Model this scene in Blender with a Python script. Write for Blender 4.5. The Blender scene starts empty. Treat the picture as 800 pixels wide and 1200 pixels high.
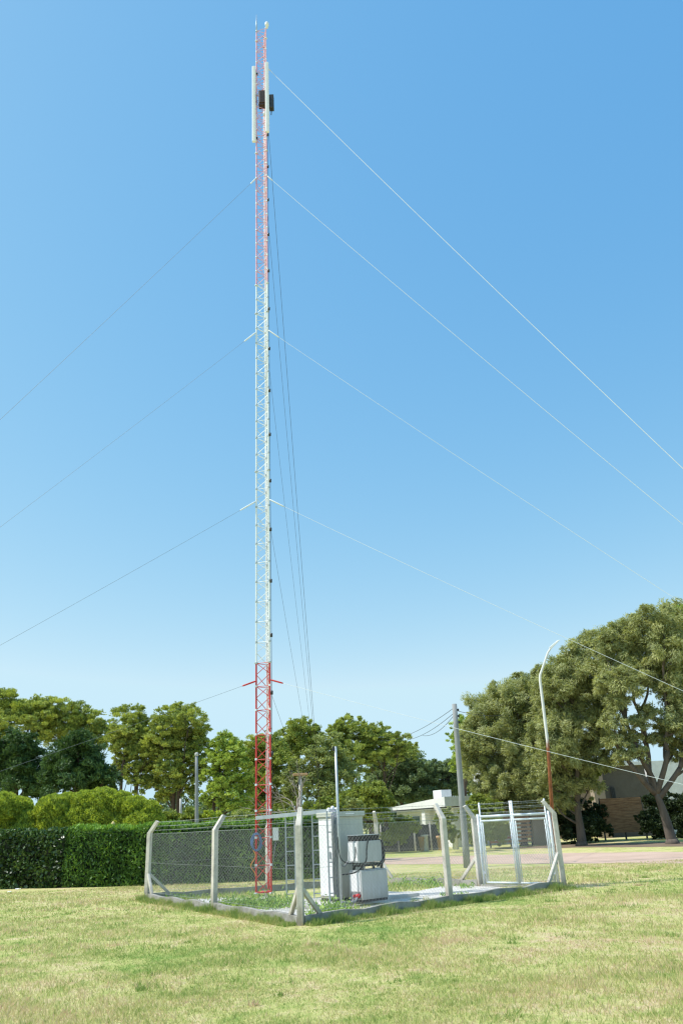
import bpy, math, random
import numpy as np
from mathutils import Vector, Matrix

random.seed(7); RNG = np.random.default_rng(11)
sc = bpy.context.scene
C = bpy.data.collections.new("place"); sc.collection.children.link(C)

# ------------------------------------------------------------------ camera
FPX, TH, RO, H = 892.0, 0.390, -0.0489, 1.75
f_ = Vector((0, math.cos(TH), math.sin(TH))); u_ = Vector((0, -math.sin(TH), math.cos(TH))); r_ = Vector((1, 0, 0))
cr, sr = math.cos(RO), math.sin(RO)
R2 = cr*r_ + sr*u_; U2 = -sr*r_ + cr*u_
cam_d = bpy.data.cameras.new("camera"); cam = bpy.data.objects.new("camera", cam_d); C.objects.link(cam)
cam_d.sensor_fit = 'VERTICAL'; cam_d.sensor_height = 36; cam_d.lens = FPX/1200*36; cam_d.clip_end = 4000; cam_d.clip_start = 0.1
m = Matrix((R2, U2, -f_)).transposed().to_4x4(); m.translation = (0, 0, H); cam.matrix_world = m
sc.camera = cam

def ray(px, py): return f_ + (px-400)/FPX*R2 - (py-600)/FPX*U2
def at(px, py, Y):
    d = ray(px, py); return Vector((0, 0, H)) + d*(Y/d.y)
def ground(px, py, z=0.0):
    d = ray(px, py); return Vector((0, 0, H)) + d*((z-H)/d.z)
def foot(px, Y):                       # ground point on the column px at depth Y
    x = at(px, 975, Y).x; return Vector((x, Y, 0))

# ------------------------------------------------------------------ world and sun
SUN_EL, SUN_AZ = math.radians(56), math.radians(-6)
sdir = Vector((-math.cos(SUN_AZ)*math.cos(SUN_EL), math.sin(SUN_AZ)*math.cos(SUN_EL), math.sin(SUN_EL)))
w = bpy.data.worlds.new("World"); sc.world = w; w.use_nodes = True
nt = w.node_tree; bg = nt.nodes["Background"]
sky = nt.nodes.new("ShaderNodeTexSky"); sky.sky_type = 'NISHITA'; sky.sun_disc = False
sky.sun_elevation = SUN_EL; sky.sun_rotation = math.atan2(sdir.x, sdir.y)
sky.air_density = 1.0; sky.dust_density = 0.25; sky.ozone_density = 1.0; sky.altitude = 0
hsv = nt.nodes.new("ShaderNodeHueSaturation"); hsv.inputs['Saturation'].default_value = 1.0
nt.links.new(sky.outputs[0], hsv.inputs['Color'])
tn = nt.nodes.new("ShaderNodeMix"); tn.data_type = 'RGBA'; tn.blend_type = 'MULTIPLY'; tn.inputs[0].default_value = 1
nt.links.new(hsv.outputs[0], tn.inputs[6]); tn.inputs[7].default_value = (0.80, 1.12, 1.12, 1); 
sx = nt.nodes.new("ShaderNodeSeparateColor"); nt.links.new(tn.outputs[2], sx.inputs[0]); cx_ = nt.nodes.new("ShaderNodeCombineColor")
for ch, (k, g) in enumerate(((2.13, 1.2), (1.03, .645), (.965, .27))):   # camera-like response curve of the sky colour, per channel
    a0 = nt.nodes.new("ShaderNodeMath"); a0.operation = 'MULTIPLY'; a0.inputs[1].default_value = .15; nt.links.new(sx.outputs[ch], a0.inputs[0])
    a1 = nt.nodes.new("ShaderNodeMath"); a1.operation = 'POWER'; a1.inputs[1].default_value = g; nt.links.new(a0.outputs[0], a1.inputs[0])
    a2 = nt.nodes.new("ShaderNodeMath"); a2.operation = 'MULTIPLY'; a2.inputs[1].default_value = k/.15; nt.links.new(a1.outputs[0], a2.inputs[0])
    a3 = nt.nodes.new("ShaderNodeMath"); a3.operation = 'MINIMUM'; a3.inputs[1].default_value = (.60, .84, .97)[ch]/.15; nt.links.new(a2.outputs[0], a3.inputs[0])
    nt.links.new(a3.outputs[0], cx_.inputs[ch])
nt.links.new(cx_.outputs[0], bg.inputs[0])
bg.inputs[1].default_value = 0.15
sd = bpy.data.lights.new("sun", 'SUN'); sd.energy = 5.0; sd.angle = math.radians(0.5); sd.color = (1, 0.965, 0.90)
so = bpy.data.objects.new("sun", sd); C.objects.link(so); so.rotation_euler = (-sdir).to_track_quat('-Z', 'Y').to_euler(); so.location = (-30, 10, 60)
sc.view_settings.view_transform = 'Standard'; sc.view_settings.look = 'None'; sc.view_settings.exposure = 0
sc.cycles.max_bounces = 6; sc.cycles.transparent_max_bounces = 4; sc.cycles.use_denoising = True
sc.cycles.filter_width = 1.3

# ------------------------------------------------------------------ materials
def newmat(name):
    mt = bpy.data.materials.new(name); mt.use_nodes = True
    n = mt.node_tree; return mt, n, n.nodes["Principled BSDF"]
def ramp(n, fac, stops, interp='LINEAR'):
    r = n.nodes.new("ShaderNodeValToRGB"); r.color_ramp.interpolation = interp
    e = r.color_ramp.elements
    while len(e) < len(stops): e.new(0.5)
    for k, (p, c) in enumerate(stops):
        e[k].position = p; e[k].color = (*c, 1)
    n.links.new(fac, r.inputs[0]); return r.outputs[0]
def noise(n, scale, detail=4, rough=0.6, vec=None, dist=0.0):
    t = n.nodes.new("ShaderNodeTexNoise"); t.inputs['Scale'].default_value = scale; t.inputs['Detail'].default_value = detail
    t.inputs['Roughness'].default_value = rough; t.inputs['Distortion'].default_value = dist
    if vec is not None: n.links.new(vec, t.inputs['Vector'])
    return t.outputs['Fac']
def pos(n, scale=(1, 1, 1)):
    g = n.nodes.new("ShaderNodeNewGeometry"); mp = n.nodes.new("ShaderNodeMapping"); mp.inputs['Scale'].default_value = scale
    n.links.new(g.outputs['Position'], mp.inputs['Vector']); return mp.outputs[0]
def mix(n, fac, a, b, mode='MIX'):
    mx = n.nodes.new("ShaderNodeMix"); mx.data_type = 'RGBA'; mx.blend_type = mode
    for sock, v in ((mx.inputs[0], fac), (mx.inputs[6], a), (mx.inputs[7], b)):
        if hasattr(v, 'links'): n.links.new(v, sock)
        else: sock.default_value = v if not isinstance(v, tuple) else (*v, 1)
    return mx.outputs[2]
def bump(n, b, h, strength=0.3, dist=0.02):
    bp = n.nodes.new("ShaderNodeBump"); bp.inputs['Strength'].default_value = strength; bp.inputs['Distance'].default_value = dist
    n.links.new(h, bp.inputs['Height']); n.links.new(bp.outputs[0], b.inputs['Normal'])
def pmat(name, col, rough=0.6, metal=0.0, var=0.25, scale=6.0, stretch=(1, 1, 1), dark=None, bumps=0.15, spec=0.4, dirt=None):
    mt, n, b = newmat(name); p = pos(n, stretch)
    f1 = noise(n, scale, 6, 0.65, p); f2 = noise(n, scale*7, 3, 0.6, p)
    lo = dark or tuple(c*(1-var) for c in col); hi = tuple(min(1, c*(1+var*0.55)) for c in col)
    c = ramp(n, f1, [(0.3, lo), (0.52, col), (0.75, hi)])
    c = mix(n, 0.25, c, ramp(n, f2, [(0.35, tuple(x*.6 for x in col)), (0.65, col)]))
    if dirt:      # splashed soil and damp on the lowest part, and streaks
        z0, z1, dc = dirt; g = n.nodes.new("ShaderNodeNewGeometry"); sp = n.nodes.new("ShaderNodeSeparateXYZ"); n.links.new(g.outputs['Position'], sp.inputs[0])
        st = noise(n, 5, 5, .7, pos(n, (3, 3, .3)))
        ma = n.nodes.new("ShaderNodeMath"); ma.operation = 'MULTIPLY_ADD'; ma.inputs[1].default_value = -(z1-z0)*1.6; n.links.new(st, ma.inputs[0]); n.links.new(sp.outputs['Z'], ma.inputs[2])
        mr = n.nodes.new("ShaderNodeMapRange"); mr.inputs[1].default_value = z0-(z1-z0)*.8; mr.inputs[2].default_value = z1-(z1-z0)*.8; mr.inputs[3].default_value = .75; mr.inputs[4].default_value = 0; n.links.new(ma.outputs[0], mr.inputs[0])
        c = mix(n, mr.outputs[0], c, dc)
        sk = ramp(n, st, [(.60, (0, 0, 0)), (.75, (.35, .35, .35))]); c = mix(n, sk, c, dc)
    n.links.new(c, b.inputs['Base Color']); b.inputs['Roughness'].default_value = rough; b.inputs['Metallic'].default_value = metal
    b.inputs['Specular IOR Level'].default_value = spec
    if bumps: bump(n, b, f2, bumps, 0.01)
    return mt
M = {}
M['concrete'] = pmat('concrete_post', (0.66, 0.61, 0.54), 0.85, var=0.3, scale=5, dark=(0.42, 0.38, 0.33), dirt=(0, .45, (.20, .17, .11)))
M['plinth'] = pmat('concrete_plinth', (0.36, 0.34, 0.30), 0.9, var=0.5, scale=3, dark=(0.16, 0.15, 0.12), bumps=0.4)
M['slab'] = pmat('concrete_slab', (0.55, 0.53, 0.49), 0.9, var=0.3, scale=1.5)
M['galv'] = pmat('galvanised_steel', (0.52, 0.56, 0.59), 0.5, 0.35, var=0.2, scale=9)
M['gatepaint'] = pmat('pale_gate_paint', (0.70, 0.76, 0.80), 0.45, 0.15, var=0.15, scale=5)
M['wire'] = pmat('zinc_wire', (0.40, 0.42, 0.415), 0.5, 0.2, var=0.15, scale=3, bumps=0)
M['cabinet'] = pmat('beige_cabinet_paint', (0.56, 0.565, 0.49), 0.5, var=0.14, scale=1.6, stretch=(1, 1, .35), bumps=0.03, dirt=(.05, .5, (.30, .26, .19)))
M['cabgrey'] = pmat('grey_cabinet_paint', (0.51, 0.525, 0.53), 0.5, var=0.14, scale=2.2, stretch=(1, 1, .35), bumps=0.03, dirt=(.05, .4, (.33, .29, .22)))
M['white'] = pmat('white_plastic', (0.90, 0.88, 0.89), 0.4, var=0.08, scale=3, bumps=0)
M['black'] = pmat('black_rubber', (0.035, 0.036, 0.04), 0.6, var=0.4, scale=4)
M['greycable'] = pmat('grey_cable', (0.25, 0.26, 0.27), 0.6, var=0.3, scale=4)
M['brownbox'] = pmat('dark_brown_housing', (0.06, 0.035, 0.025), 0.5, var=0.3, scale=5)
M['blue'] = pmat('blue_hose', (0.12, 0.22, 0.42), 0.5, var=0.3, scale=8)
M['orange'] = pmat('orange_cord', (0.75, 0.33, 0.06), 0.5, var=0.2, scale=8)
M['redplastic'] = pmat('red_plastic', (0.62, 0.03, 0.04), 0.4, var=0.2, scale=8)
M['redpaint'] = pmat('red_mast_paint', (0.64, 0.055, 0.05), 0.45, var=0.3, scale=4, bumps=0.05)
M['palered'] = pmat('overexposed_red_paint', (0.80, 0.42, 0.50), 0.55, var=0.3, scale=7, dark=(0.66, 0.17, 0.24), bumps=0.03)  # mast red paled to pink, overexposure by the sun put into the colour
M['whitepaint'] = pmat('white_mast_paint', (0.82, 0.855, 0.89), 0.45, var=0.08, scale=5, bumps=0.03)
M['gravel'] = pmat('pale_gravel', (0.66, 0.62, 0.57), 0.95, var=0.4, scale=9, bumps=0.9)
M['poleconc'] = pmat('grey_pole', (0.30, 0.31, 0.31), 0.85, var=0.25, scale=2, stretch=(1, 1, .3))
M['wallwhite'] = pmat('white_render', (0.78, 0.78, 0.76), 0.85, var=0.1, scale=.6)
M['walltan'] = pmat('tan_render', (0.30, 0.235, 0.18), 0.9, var=0.2, scale=.7)
M['walltan2'] = pmat('sand_render', (0.38, 0.30, 0.225), 0.9, var=0.2, scale=.7)
M['wallgrey'] = pmat('grey_brown_render', (0.15, 0.13, 0.11), 0.9, var=0.2, scale=.7)
M['teal'] = pmat('teal_window_glass', (0.10, 0.16, 0.16), 0.15, var=0.2, scale=.7, bumps=0)
M['darkcloth'] = pmat('dark_grey_shade_cloth', (0.06, 0.063, 0.07), 0.95, var=0.3, scale=1.2)
M['bark'] = pmat('brown_bark', (0.115, 0.085, 0.062), 0.95, var=0.5, scale=4, stretch=(1, 1, .25), bumps=0.8)
M['greybark'] = pmat('grey_bark', (0.13, 0.105, 0.085), 0.95, var=0.55, scale=4, stretch=(1, 1, .25), bumps=0.9)
M['whitebark'] = pmat('whitewashed_bark', (0.42, 0.40, 0.37), 0.95, var=0.4, scale=4, stretch=(1, 1, .3), bumps=0.8)
M['deadwood'] = pmat('bare_dead_wood', (0.33, 0.28, 0.23), 0.9, var=0.35, scale=5)
M['terracotta'] = pmat('tan_clay', (0.55, 0.33, 0.17), 0.85, var=0.2, scale=6)
M['yellowwood'] = pmat('yellow_painted_wood', (0.66, 0.52, 0.22), 0.8, var=0.25, scale=8)
M['guygrey'] = pmat('grey_guy_strand', (0.16, 0.18, 0.21), 0.6, var=0.1, scale=3, bumps=0)
M['darksteel'] = pmat('dark_steel', (0.06, 0.062, 0.065), 0.5, 0.3, var=0.3, scale=5)
M['lampwhite'] = pmat('white_lamp_paint', (0.78, 0.79, 0.78), 0.45, var=0.12, scale=2, bumps=0.03)

def rust_mat():
    mt, n, b = newmat('white_pole_paint_rusted_below')
    g = n.nodes.new("ShaderNodeNewGeometry"); sp = n.nodes.new("ShaderNodeSeparateXYZ"); n.links.new(g.outputs['Position'], sp.inputs[0])
    p = pos(n, (1, 1, .35)); f1 = noise(n, 8, 5, 0.7, p)
    ad = n.nodes.new("ShaderNodeMath"); ad.operation = 'MULTIPLY_ADD'; ad.inputs[1].default_value = 0.9
    n.links.new(f1, ad.inputs[0]); n.links.new(sp.outputs['Z'], ad.inputs[2])
    mr = n.nodes.new("ShaderNodeMapRange"); mr.inputs[1].default_value = 4.75; mr.inputs[2].default_value = 5.15
    n.links.new(ad.outputs[0], mr.inputs[0])
    rc = ramp(n, noise(n, 14, 5, .7, p), [(0.3, (0.13, 0.035, 0.012)), (0.6, (0.34, 0.12, 0.045)), (0.8, (0.42, 0.2, 0.1))])
    n.links.new(mix(n, mr.outputs[0], rc, (0.68, 0.68, 0.66)), b.inputs['Base Color']); b.inputs['Roughness'].default_value = 0.7
    return mt
M['rustpole'] = rust_mat()

def wood_mat(name, a, bcol):
    mt, n, b = newmat(name); p = pos(n, (1.2, 1.2, 9)); f1 = noise(n, 1.6, 6, 0.7, p)
    n.links.new(ramp(n, f1, [(0.3, a), (0.7, bcol)]), b.inputs['Base Color']); b.inputs['Roughness'].default_value = 0.8
    bump(n, b, f1, 0.4, 0.01); return mt
M['wood'] = wood_mat('brown_timber', (0.17, 0.08, 0.038), (0.46, 0.26, 0.13))
M['woodlight'] = wood_mat('light_brown_timber', (0.30, 0.15, 0.075), (0.52, 0.29, 0.16))

def lawn_color(n):
    """patchy mown lawn: straw, yellow-green and fresh green, on world position"""
    p = pos(n)
    big = noise(n, 0.16, 3, 0.55, p, 0.4); mid = noise(n, 1.1, 6, 0.7, p, 0.6); fine = noise(n, 4.0, 6, 0.72, p, .4)
    a = n.nodes.new("ShaderNodeMath"); a.operation = 'MULTIPLY_ADD'; a.inputs[1].default_value = 0.55; n.links.new(big, a.inputs[0])
    b = n.nodes.new("ShaderNodeMath"); b.operation = 'MULTIPLY'; b.inputs[1].default_value = 0.80; n.links.new(mid, b.inputs[0]); n.links.new(b.outputs[0], a.inputs[2])
    c = n.nodes.new("ShaderNodeMath"); c.operation = 'MULTIPLY_ADD'; c.inputs[1].default_value = 0.75; n.links.new(fine, c.inputs[0]); n.links.new(a.outputs[0], c.inputs[2])
    # fresh green by the fence foot: distance to a spot on the lawn
    spots = []
    for (x, y, r) in ((-3.2, 13.6, 2.4), (-0.5, 14.6, 2.0), (0.6, 15.6, 1.8), (3.6, 19.3, 1.6)):
        d = n.nodes.new("ShaderNodeVectorMath"); d.operation = 'DISTANCE'; n.links.new(p, d.inputs[0]); d.inputs[1].default_value = (x, y, 0)
        mr = n.nodes.new("ShaderNodeMapRange"); mr.interpolation_type = 'SMOOTHSTEP'
        mr.inputs[1].default_value = r; mr.inputs[2].default_value = 0.0; mr.inputs[3].default_value = 0; mr.inputs[4].default_value = 0.17
        n.links.new(d.outputs['Value'], mr.inputs[0]); spots.append(mr.outputs[0])
    s = c.outputs[0]
    for q in spots:
        sm = n.nodes.new("ShaderNodeMath"); sm.operation = 'ADD'; n.links.new(s, sm.inputs[0]); n.links.new(q, sm.inputs[1]); s = sm.outputs[0]
    hf = n.nodes.new("ShaderNodeMath"); hf.operation = 'DIVIDE'; hf.inputs[1].default_value = 2.1; n.links.new(s, hf.inputs[0])
    return hf.outputs[0]
STRAW = [(0.39, (0.66, 0.49, 0.32)), (0.45, (0.67, 0.575, 0.31)), (0.503, (0.56, 0.54, 0.215)), (0.555, (0.42, 0.46, 0.145)), (0.63, (0.24, 0.35, 0.085))]
def lawn_mat():
    mt, n, b = newmat('mown_lawn'); s = lawn_color(n)
    c = ramp(n, s, STRAW); p = pos(n)
    vf = noise(n, 38, 4, 0.75, p)
    c = mix(n, 1.0, c, ramp(n, vf, [(0.3, (0.62, 0.62, 0.58)), (0.58, (1.08, 1.08, 1.08))]), 'MULTIPLY')
    n.links.new(c, b.inputs['Base Color']); b.inputs['Roughness'].default_value = 1.0; b.inputs['Specular IOR Level'].default_value = 0.1
    ad = n.nodes.new("ShaderNodeMath"); ad.operation = 'ADD'; n.links.new(vf, ad.inputs[0]); n.links.new(noise(n, 6, 4, .7, p), ad.inputs[1])
    bump(n, b, ad.outputs[0], 0.6, 0.05); return mt
M['lawn'] = lawn_mat()
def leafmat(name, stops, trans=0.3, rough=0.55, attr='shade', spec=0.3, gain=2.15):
    stops = [(p, tuple(min(.8, x*(gain if i else 1.9)) for x in c)) for i, (p, c) in enumerate(stops)]  # darkest stop lifted, hazy glare in the shadows put into the leaf colour
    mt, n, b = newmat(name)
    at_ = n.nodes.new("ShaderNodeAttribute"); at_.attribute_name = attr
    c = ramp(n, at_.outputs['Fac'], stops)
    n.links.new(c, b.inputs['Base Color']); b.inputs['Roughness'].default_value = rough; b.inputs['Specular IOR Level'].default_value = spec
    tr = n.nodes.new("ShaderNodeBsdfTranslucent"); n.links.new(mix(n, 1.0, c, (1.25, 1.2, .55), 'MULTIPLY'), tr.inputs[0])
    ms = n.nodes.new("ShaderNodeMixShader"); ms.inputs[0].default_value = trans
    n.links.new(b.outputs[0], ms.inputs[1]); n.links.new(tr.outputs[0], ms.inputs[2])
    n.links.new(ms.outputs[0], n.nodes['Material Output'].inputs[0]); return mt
def blade_mat():
    mt, n, b = newmat('grass_blades'); s = lawn_color(n)
    at_ = n.nodes.new("ShaderNodeAttribute"); at_.attribute_name = 'shade'
    ad = n.nodes.new("ShaderNodeMath"); ad.operation = 'MULTIPLY_ADD'; ad.inputs[1].default_value = 0.20; n.links.new(at_.outputs['Fac'], ad.inputs[0])
    sb = n.nodes.new("ShaderNodeMath"); sb.operation = 'SUBTRACT'; sb.inputs[1].default_value = 0.095; n.links.new(s, sb.inputs[0]); n.links.new(sb.outputs[0], ad.inputs[2])
    c = ramp(n, ad.outputs[0], STRAW)
    n.links.new(c, b.inputs['Base Color']); b.inputs['Roughness'].default_value = 0.7; b.inputs['Specular IOR Level'].default_value = 0.2
    tr = n.nodes.new("ShaderNodeBsdfTranslucent"); n.links.new(c, tr.inputs[0])
    ms = n.nodes.new("ShaderNodeMixShader"); ms.inputs[0].default_value = 0.35
    n.links.new(b.outputs[0], ms.inputs[1]); n.links.new(tr.outputs[0], ms.inputs[2]); n.links.new(ms.outputs[0], n.nodes['Material Output'].inputs[0])
    return mt
M['blade'] = blade_mat()
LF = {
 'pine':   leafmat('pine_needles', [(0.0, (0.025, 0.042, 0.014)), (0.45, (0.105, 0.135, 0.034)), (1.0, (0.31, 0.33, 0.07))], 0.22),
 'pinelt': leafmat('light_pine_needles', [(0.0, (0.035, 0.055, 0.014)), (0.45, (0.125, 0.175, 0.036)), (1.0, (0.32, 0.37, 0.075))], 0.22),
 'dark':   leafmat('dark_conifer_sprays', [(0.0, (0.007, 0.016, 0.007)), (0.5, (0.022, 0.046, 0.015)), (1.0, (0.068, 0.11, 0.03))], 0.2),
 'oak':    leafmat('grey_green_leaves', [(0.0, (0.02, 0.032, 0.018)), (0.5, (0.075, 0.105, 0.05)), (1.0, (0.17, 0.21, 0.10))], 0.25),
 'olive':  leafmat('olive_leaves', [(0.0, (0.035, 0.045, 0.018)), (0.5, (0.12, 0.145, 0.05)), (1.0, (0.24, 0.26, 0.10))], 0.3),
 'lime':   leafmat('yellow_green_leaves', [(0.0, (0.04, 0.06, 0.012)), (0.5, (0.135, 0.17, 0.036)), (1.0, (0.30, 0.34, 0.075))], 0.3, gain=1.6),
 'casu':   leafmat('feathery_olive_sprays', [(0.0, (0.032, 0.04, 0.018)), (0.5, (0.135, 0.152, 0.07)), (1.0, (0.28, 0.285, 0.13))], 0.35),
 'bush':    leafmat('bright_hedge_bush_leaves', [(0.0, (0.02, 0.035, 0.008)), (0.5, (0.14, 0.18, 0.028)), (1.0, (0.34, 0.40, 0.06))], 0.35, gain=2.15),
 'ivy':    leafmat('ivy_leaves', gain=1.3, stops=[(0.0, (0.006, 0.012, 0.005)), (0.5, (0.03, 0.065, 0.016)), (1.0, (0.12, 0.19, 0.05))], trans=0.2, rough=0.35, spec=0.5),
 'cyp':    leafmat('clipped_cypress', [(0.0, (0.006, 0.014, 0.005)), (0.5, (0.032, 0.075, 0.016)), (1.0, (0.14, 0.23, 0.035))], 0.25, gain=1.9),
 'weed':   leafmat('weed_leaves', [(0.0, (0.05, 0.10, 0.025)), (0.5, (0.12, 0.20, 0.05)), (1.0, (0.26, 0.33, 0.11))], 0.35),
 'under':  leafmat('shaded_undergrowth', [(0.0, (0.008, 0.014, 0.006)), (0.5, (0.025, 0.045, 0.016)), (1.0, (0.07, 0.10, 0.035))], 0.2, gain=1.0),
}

# ------------------------------------------------------------------ object helpers
BASE = {}
def empty(name, loc, label=None, cat=None, group=None, kind=None):
    o = bpy.data.objects.new(name, None); C.objects.link(o); o.location = loc; o.empty_display_size = 0.2
    BASE[o.name] = Vector(loc); tag(o, label, cat, group, kind); return o
def tag(o, label=None, cat=None, group=None, kind=None):
    if label: o['label'] = label
    if cat: o['category'] = cat
    if group: o['group'] = group
    if kind: o['kind'] = kind
    return o
def link(name, me, mat, parent, base):
    for x in (mat if isinstance(mat, (list, tuple)) else [mat]): me.materials.append(x)
    o = bpy.data.objects.new(name, me); C.objects.link(o)
    if parent is not None:
        o.parent = parent; BASE[o.name] = base
    else:
        o.location = base; BASE[o.name] = base
    return o
class MB:
    def __init__(s): s.v = []; s.f = []; s.m = []; s.smooth = []
    def add(s, vs, fs, mi=0, sm=False):
        k = len(s.v); s.v += [tuple(x) for x in vs]
        for q in fs: s.f.append(tuple(i+k for i in q)); s.m.append(mi); s.smooth.append(sm)
    def hexa(s, b, t, mi=0):            # b, t: four points each, counter-clockwise from above
        s.add(list(b)+list(t), [(3, 2, 1, 0), (4, 5, 6, 7)]+[(i, (i+1) % 4, 4+(i+1) % 4, 4+i) for i in range(4)], mi)
    def box(s, o, a, b, c, mi=0):       # corner o and three edge vectors
        o, a, b, c = map(Vector, (o, a, b, c)); q = [o, o+a, o+a+b, o+b]
        if a.cross(b).dot(c) < 0: q = [o, o+b, o+a+b, o+a]
        s.hexa(q, [x+c for x in q], mi)
    def cbox(s, c, size, ux=(1, 0, 0), uy=(0, 1, 0), uz=(0, 0, 1), mi=0):
        ux, uy, uz = (Vector(x).normalized()*d for x, d in zip((ux, uy, uz), size)); s.box(Vector(c)-ux/2-uy/2-uz/2, ux, uy, uz, mi)
    def tube(s, pts, r, n=6, mi=0, caps=True):
        pts = [Vector(p) for p in pts]; rs = list(r) if isinstance(r, (list, tuple)) else [r]*len(pts); vs = []; fs = []
        for i, p in enumerate(pts):
            d = (pts[min(i+1, len(pts)-1)]-pts[max(i-1, 0)]).normalized()
            a = d.orthogonal().normalized() if i == 0 else (a-d*a.dot(d)).normalized()
            b = d.cross(a)
            for k in range(n):
                t = 2*math.pi*k/n; vs.append(p+(a*math.cos(t)+b*math.sin(t))*rs[i])
        for i in range(len(pts)-1):
            for k in range(n): fs.append((i*n+k, i*n+(k+1) % n, (i+1)*n+(k+1) % n, (i+1)*n+k))
        if caps: fs.append(tuple(range(n-1, -1, -1))); fs.append(tuple((len(pts)-1)*n+k for k in range(n)))
        s.add(vs, fs, mi, n >= 6)
    def lathe(s, c, prof, n=12, mi=0):
        c = Vector(c); vs = []; fs = []
        for (r, z) in prof:
            for k in range(n): t = 2*math.pi*k/n; vs.append(c+Vector((r*math.cos(t), r*math.sin(t), z)))
        for i in range(len(prof)-1):
            for k in range(n): fs.append((i*n+k, i*n+(k+1) % n, (i+1)*n+(k+1) % n, (i+1)*n+k))
        fs.append(tuple(range(n-1, -1, -1))); fs.append(tuple((len(prof)-1)*n+k for k in range(n)))
        s.add(vs, fs, mi, True)
    def build(s, name, mat, parent=None, base=None, bevel=0):
        b = BASE[parent.name] if parent is not None else (Vector(base) if base is not None else Vector((0, 0, 0)))
        me = bpy.data.meshes.new(name); me.from_pydata([tuple(Vector(p)-b) for p in s.v], [], s.f)
        me.polygons.foreach_set('material_index', s.m); me.polygons.foreach_set('use_smooth', s.smooth); me.update()
        o = link(name, me, mat, parent, b)
        if bevel:
            md = o.modifiers.new('edge', 'BEVEL'); md.width = bevel; md.segments = 2; md.limit_method = 'ANGLE'
        return o
def quads_object(name, V, shade, mat, parent=None, base=None, per=4):
    """V (N,per,3) loose leaves, shade (N,) -> one mesh"""
    b = BASE[parent.name] if parent is not None else Vector(base or (0, 0, 0))
    N = V.shape[0]; me = bpy.data.meshes.new(name)
    me.vertices.add(N*per); me.vertices.foreach_set('co', (V.reshape(-1, 3)-np.array(b)).astype(np.float32).ravel())
    me.loops.add(N*per); me.loops.foreach_set('vertex_index', np.arange(N*per, dtype=np.int32))
    me.polygons.add(N); me.polygons.foreach_set('loop_start', np.arange(0, N*per, per, dtype=np.int32))
    me.update(calc_edges=True)
    a = me.attributes.new('shade', 'FLOAT', 'POINT'); a.data.foreach_set('value', np.repeat(shade, per).astype(np.float32))
    return link(name, me, mat, parent, b)
def unit(a): return a/np.maximum(np.linalg.norm(a, axis=-1, keepdims=True), 1e-9)
def leaf_quads(P, axis, nrm, L, W):
    axis = unit(axis); side = unit(np.cross(axis, nrm)); L = np.asarray(L)[:, None]; W = np.asarray(W)[:, None]
    return np.stack([P-axis*L*.5, P+side*W*.5-axis*L*.08, P+axis*L*.5, P-side*W*.5-axis*L*.08], 1)
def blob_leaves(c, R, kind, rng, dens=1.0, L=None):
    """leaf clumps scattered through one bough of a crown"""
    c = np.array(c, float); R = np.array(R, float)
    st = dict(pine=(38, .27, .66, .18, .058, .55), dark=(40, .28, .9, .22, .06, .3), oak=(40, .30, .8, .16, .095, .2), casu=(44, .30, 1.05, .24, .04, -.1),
              bush=(70, .26, .75, .11, .05, .45), shrub=(26, .36, .9, .15, .08, .3))[kind]
    K, sub, flat, leafL, leafW, upb = st
    if L: leafW *= L/leafL; leafL = L
    Rm = R.mean(); n = int(dens*(30 if kind in ('bush', 'shrub') else 24)*Rm**2/(leafL*leafW*.55)); nk = max(12, n//K)
    d = unit(rng.normal(size=(K, 3))); d[:, 2] = np.where(d[:, 2] < -.55, -d[:, 2], d[:, 2])
    rad = rng.uniform(.35, 1.0, (K, 1)) if kind in ('bush', 'shrub') else np.where(rng.uniform(0, 1, (K, 1)) < .72, rng.uniform(.3, .98, (K, 1)), rng.uniform(.98, 1.32, (K, 1))); rad = .8+.2*rad if kind == 'bush' else rad; cc = d*rad
    tone = rng.uniform(0, 1, K)
    P = []; A = []; S = []; Nn = []
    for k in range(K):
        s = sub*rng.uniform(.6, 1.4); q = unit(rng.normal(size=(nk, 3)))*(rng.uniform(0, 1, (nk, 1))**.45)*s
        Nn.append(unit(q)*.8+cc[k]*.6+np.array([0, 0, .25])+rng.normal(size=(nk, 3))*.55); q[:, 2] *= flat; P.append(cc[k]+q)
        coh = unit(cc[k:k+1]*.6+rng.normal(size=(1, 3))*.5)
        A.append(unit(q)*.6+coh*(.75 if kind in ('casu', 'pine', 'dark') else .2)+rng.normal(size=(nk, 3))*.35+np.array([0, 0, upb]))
        S.append(np.clip(.16+.34*tone[k]+.25*rng.uniform(0, 1, nk)+.28*np.clip(np.linalg.norm(q, axis=1)/s, 0, 1)*np.clip(.4+.6*rad[k], 0, 1), 0, 1))  # outer leaves lighter as new growth, inner ones darkened as painted crown shade
    if kind == 'bush':
        d = unit(rng.normal(size=(n*2, 3))); d[:, 2] = np.where(d[:, 2] < -.6, -d[:, 2], d[:, 2]); n = len(d)
        wob = .05*np.sin(d[:, 0]*7+c[0])*np.sin(d[:, 1]*6+d[:, 2]*5+c[1])+.03*np.sin(d[:, 0]*17+d[:, 2]*13)
        P = [d*(.84+.2*rng.uniform(0, 1, n)**1.5+wob)[:, None]]; A = [d*.7+rng.normal(size=(n, 3))*.4+np.array([0, 0, .6])]
        S = [np.clip(.2+.25*(wob*8+.5)+.5*rng.uniform(0, 1, n), 0, 1)]
        Nn = [d+rng.normal(size=(n, 3))*.35]
    P = np.concatenate(P)*R+c; A = np.concatenate(A); S = np.concatenate(S); N = len(P); Nn = np.concatenate(Nn)
    if kind == 'casu': A[:, 2] -= .25
    V = leaf_quads(P, A, Nn, leafL*rng.uniform(.6, 1.3, N), leafW*rng.uniform(.7, 1.3, N))
    return V, S

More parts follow.
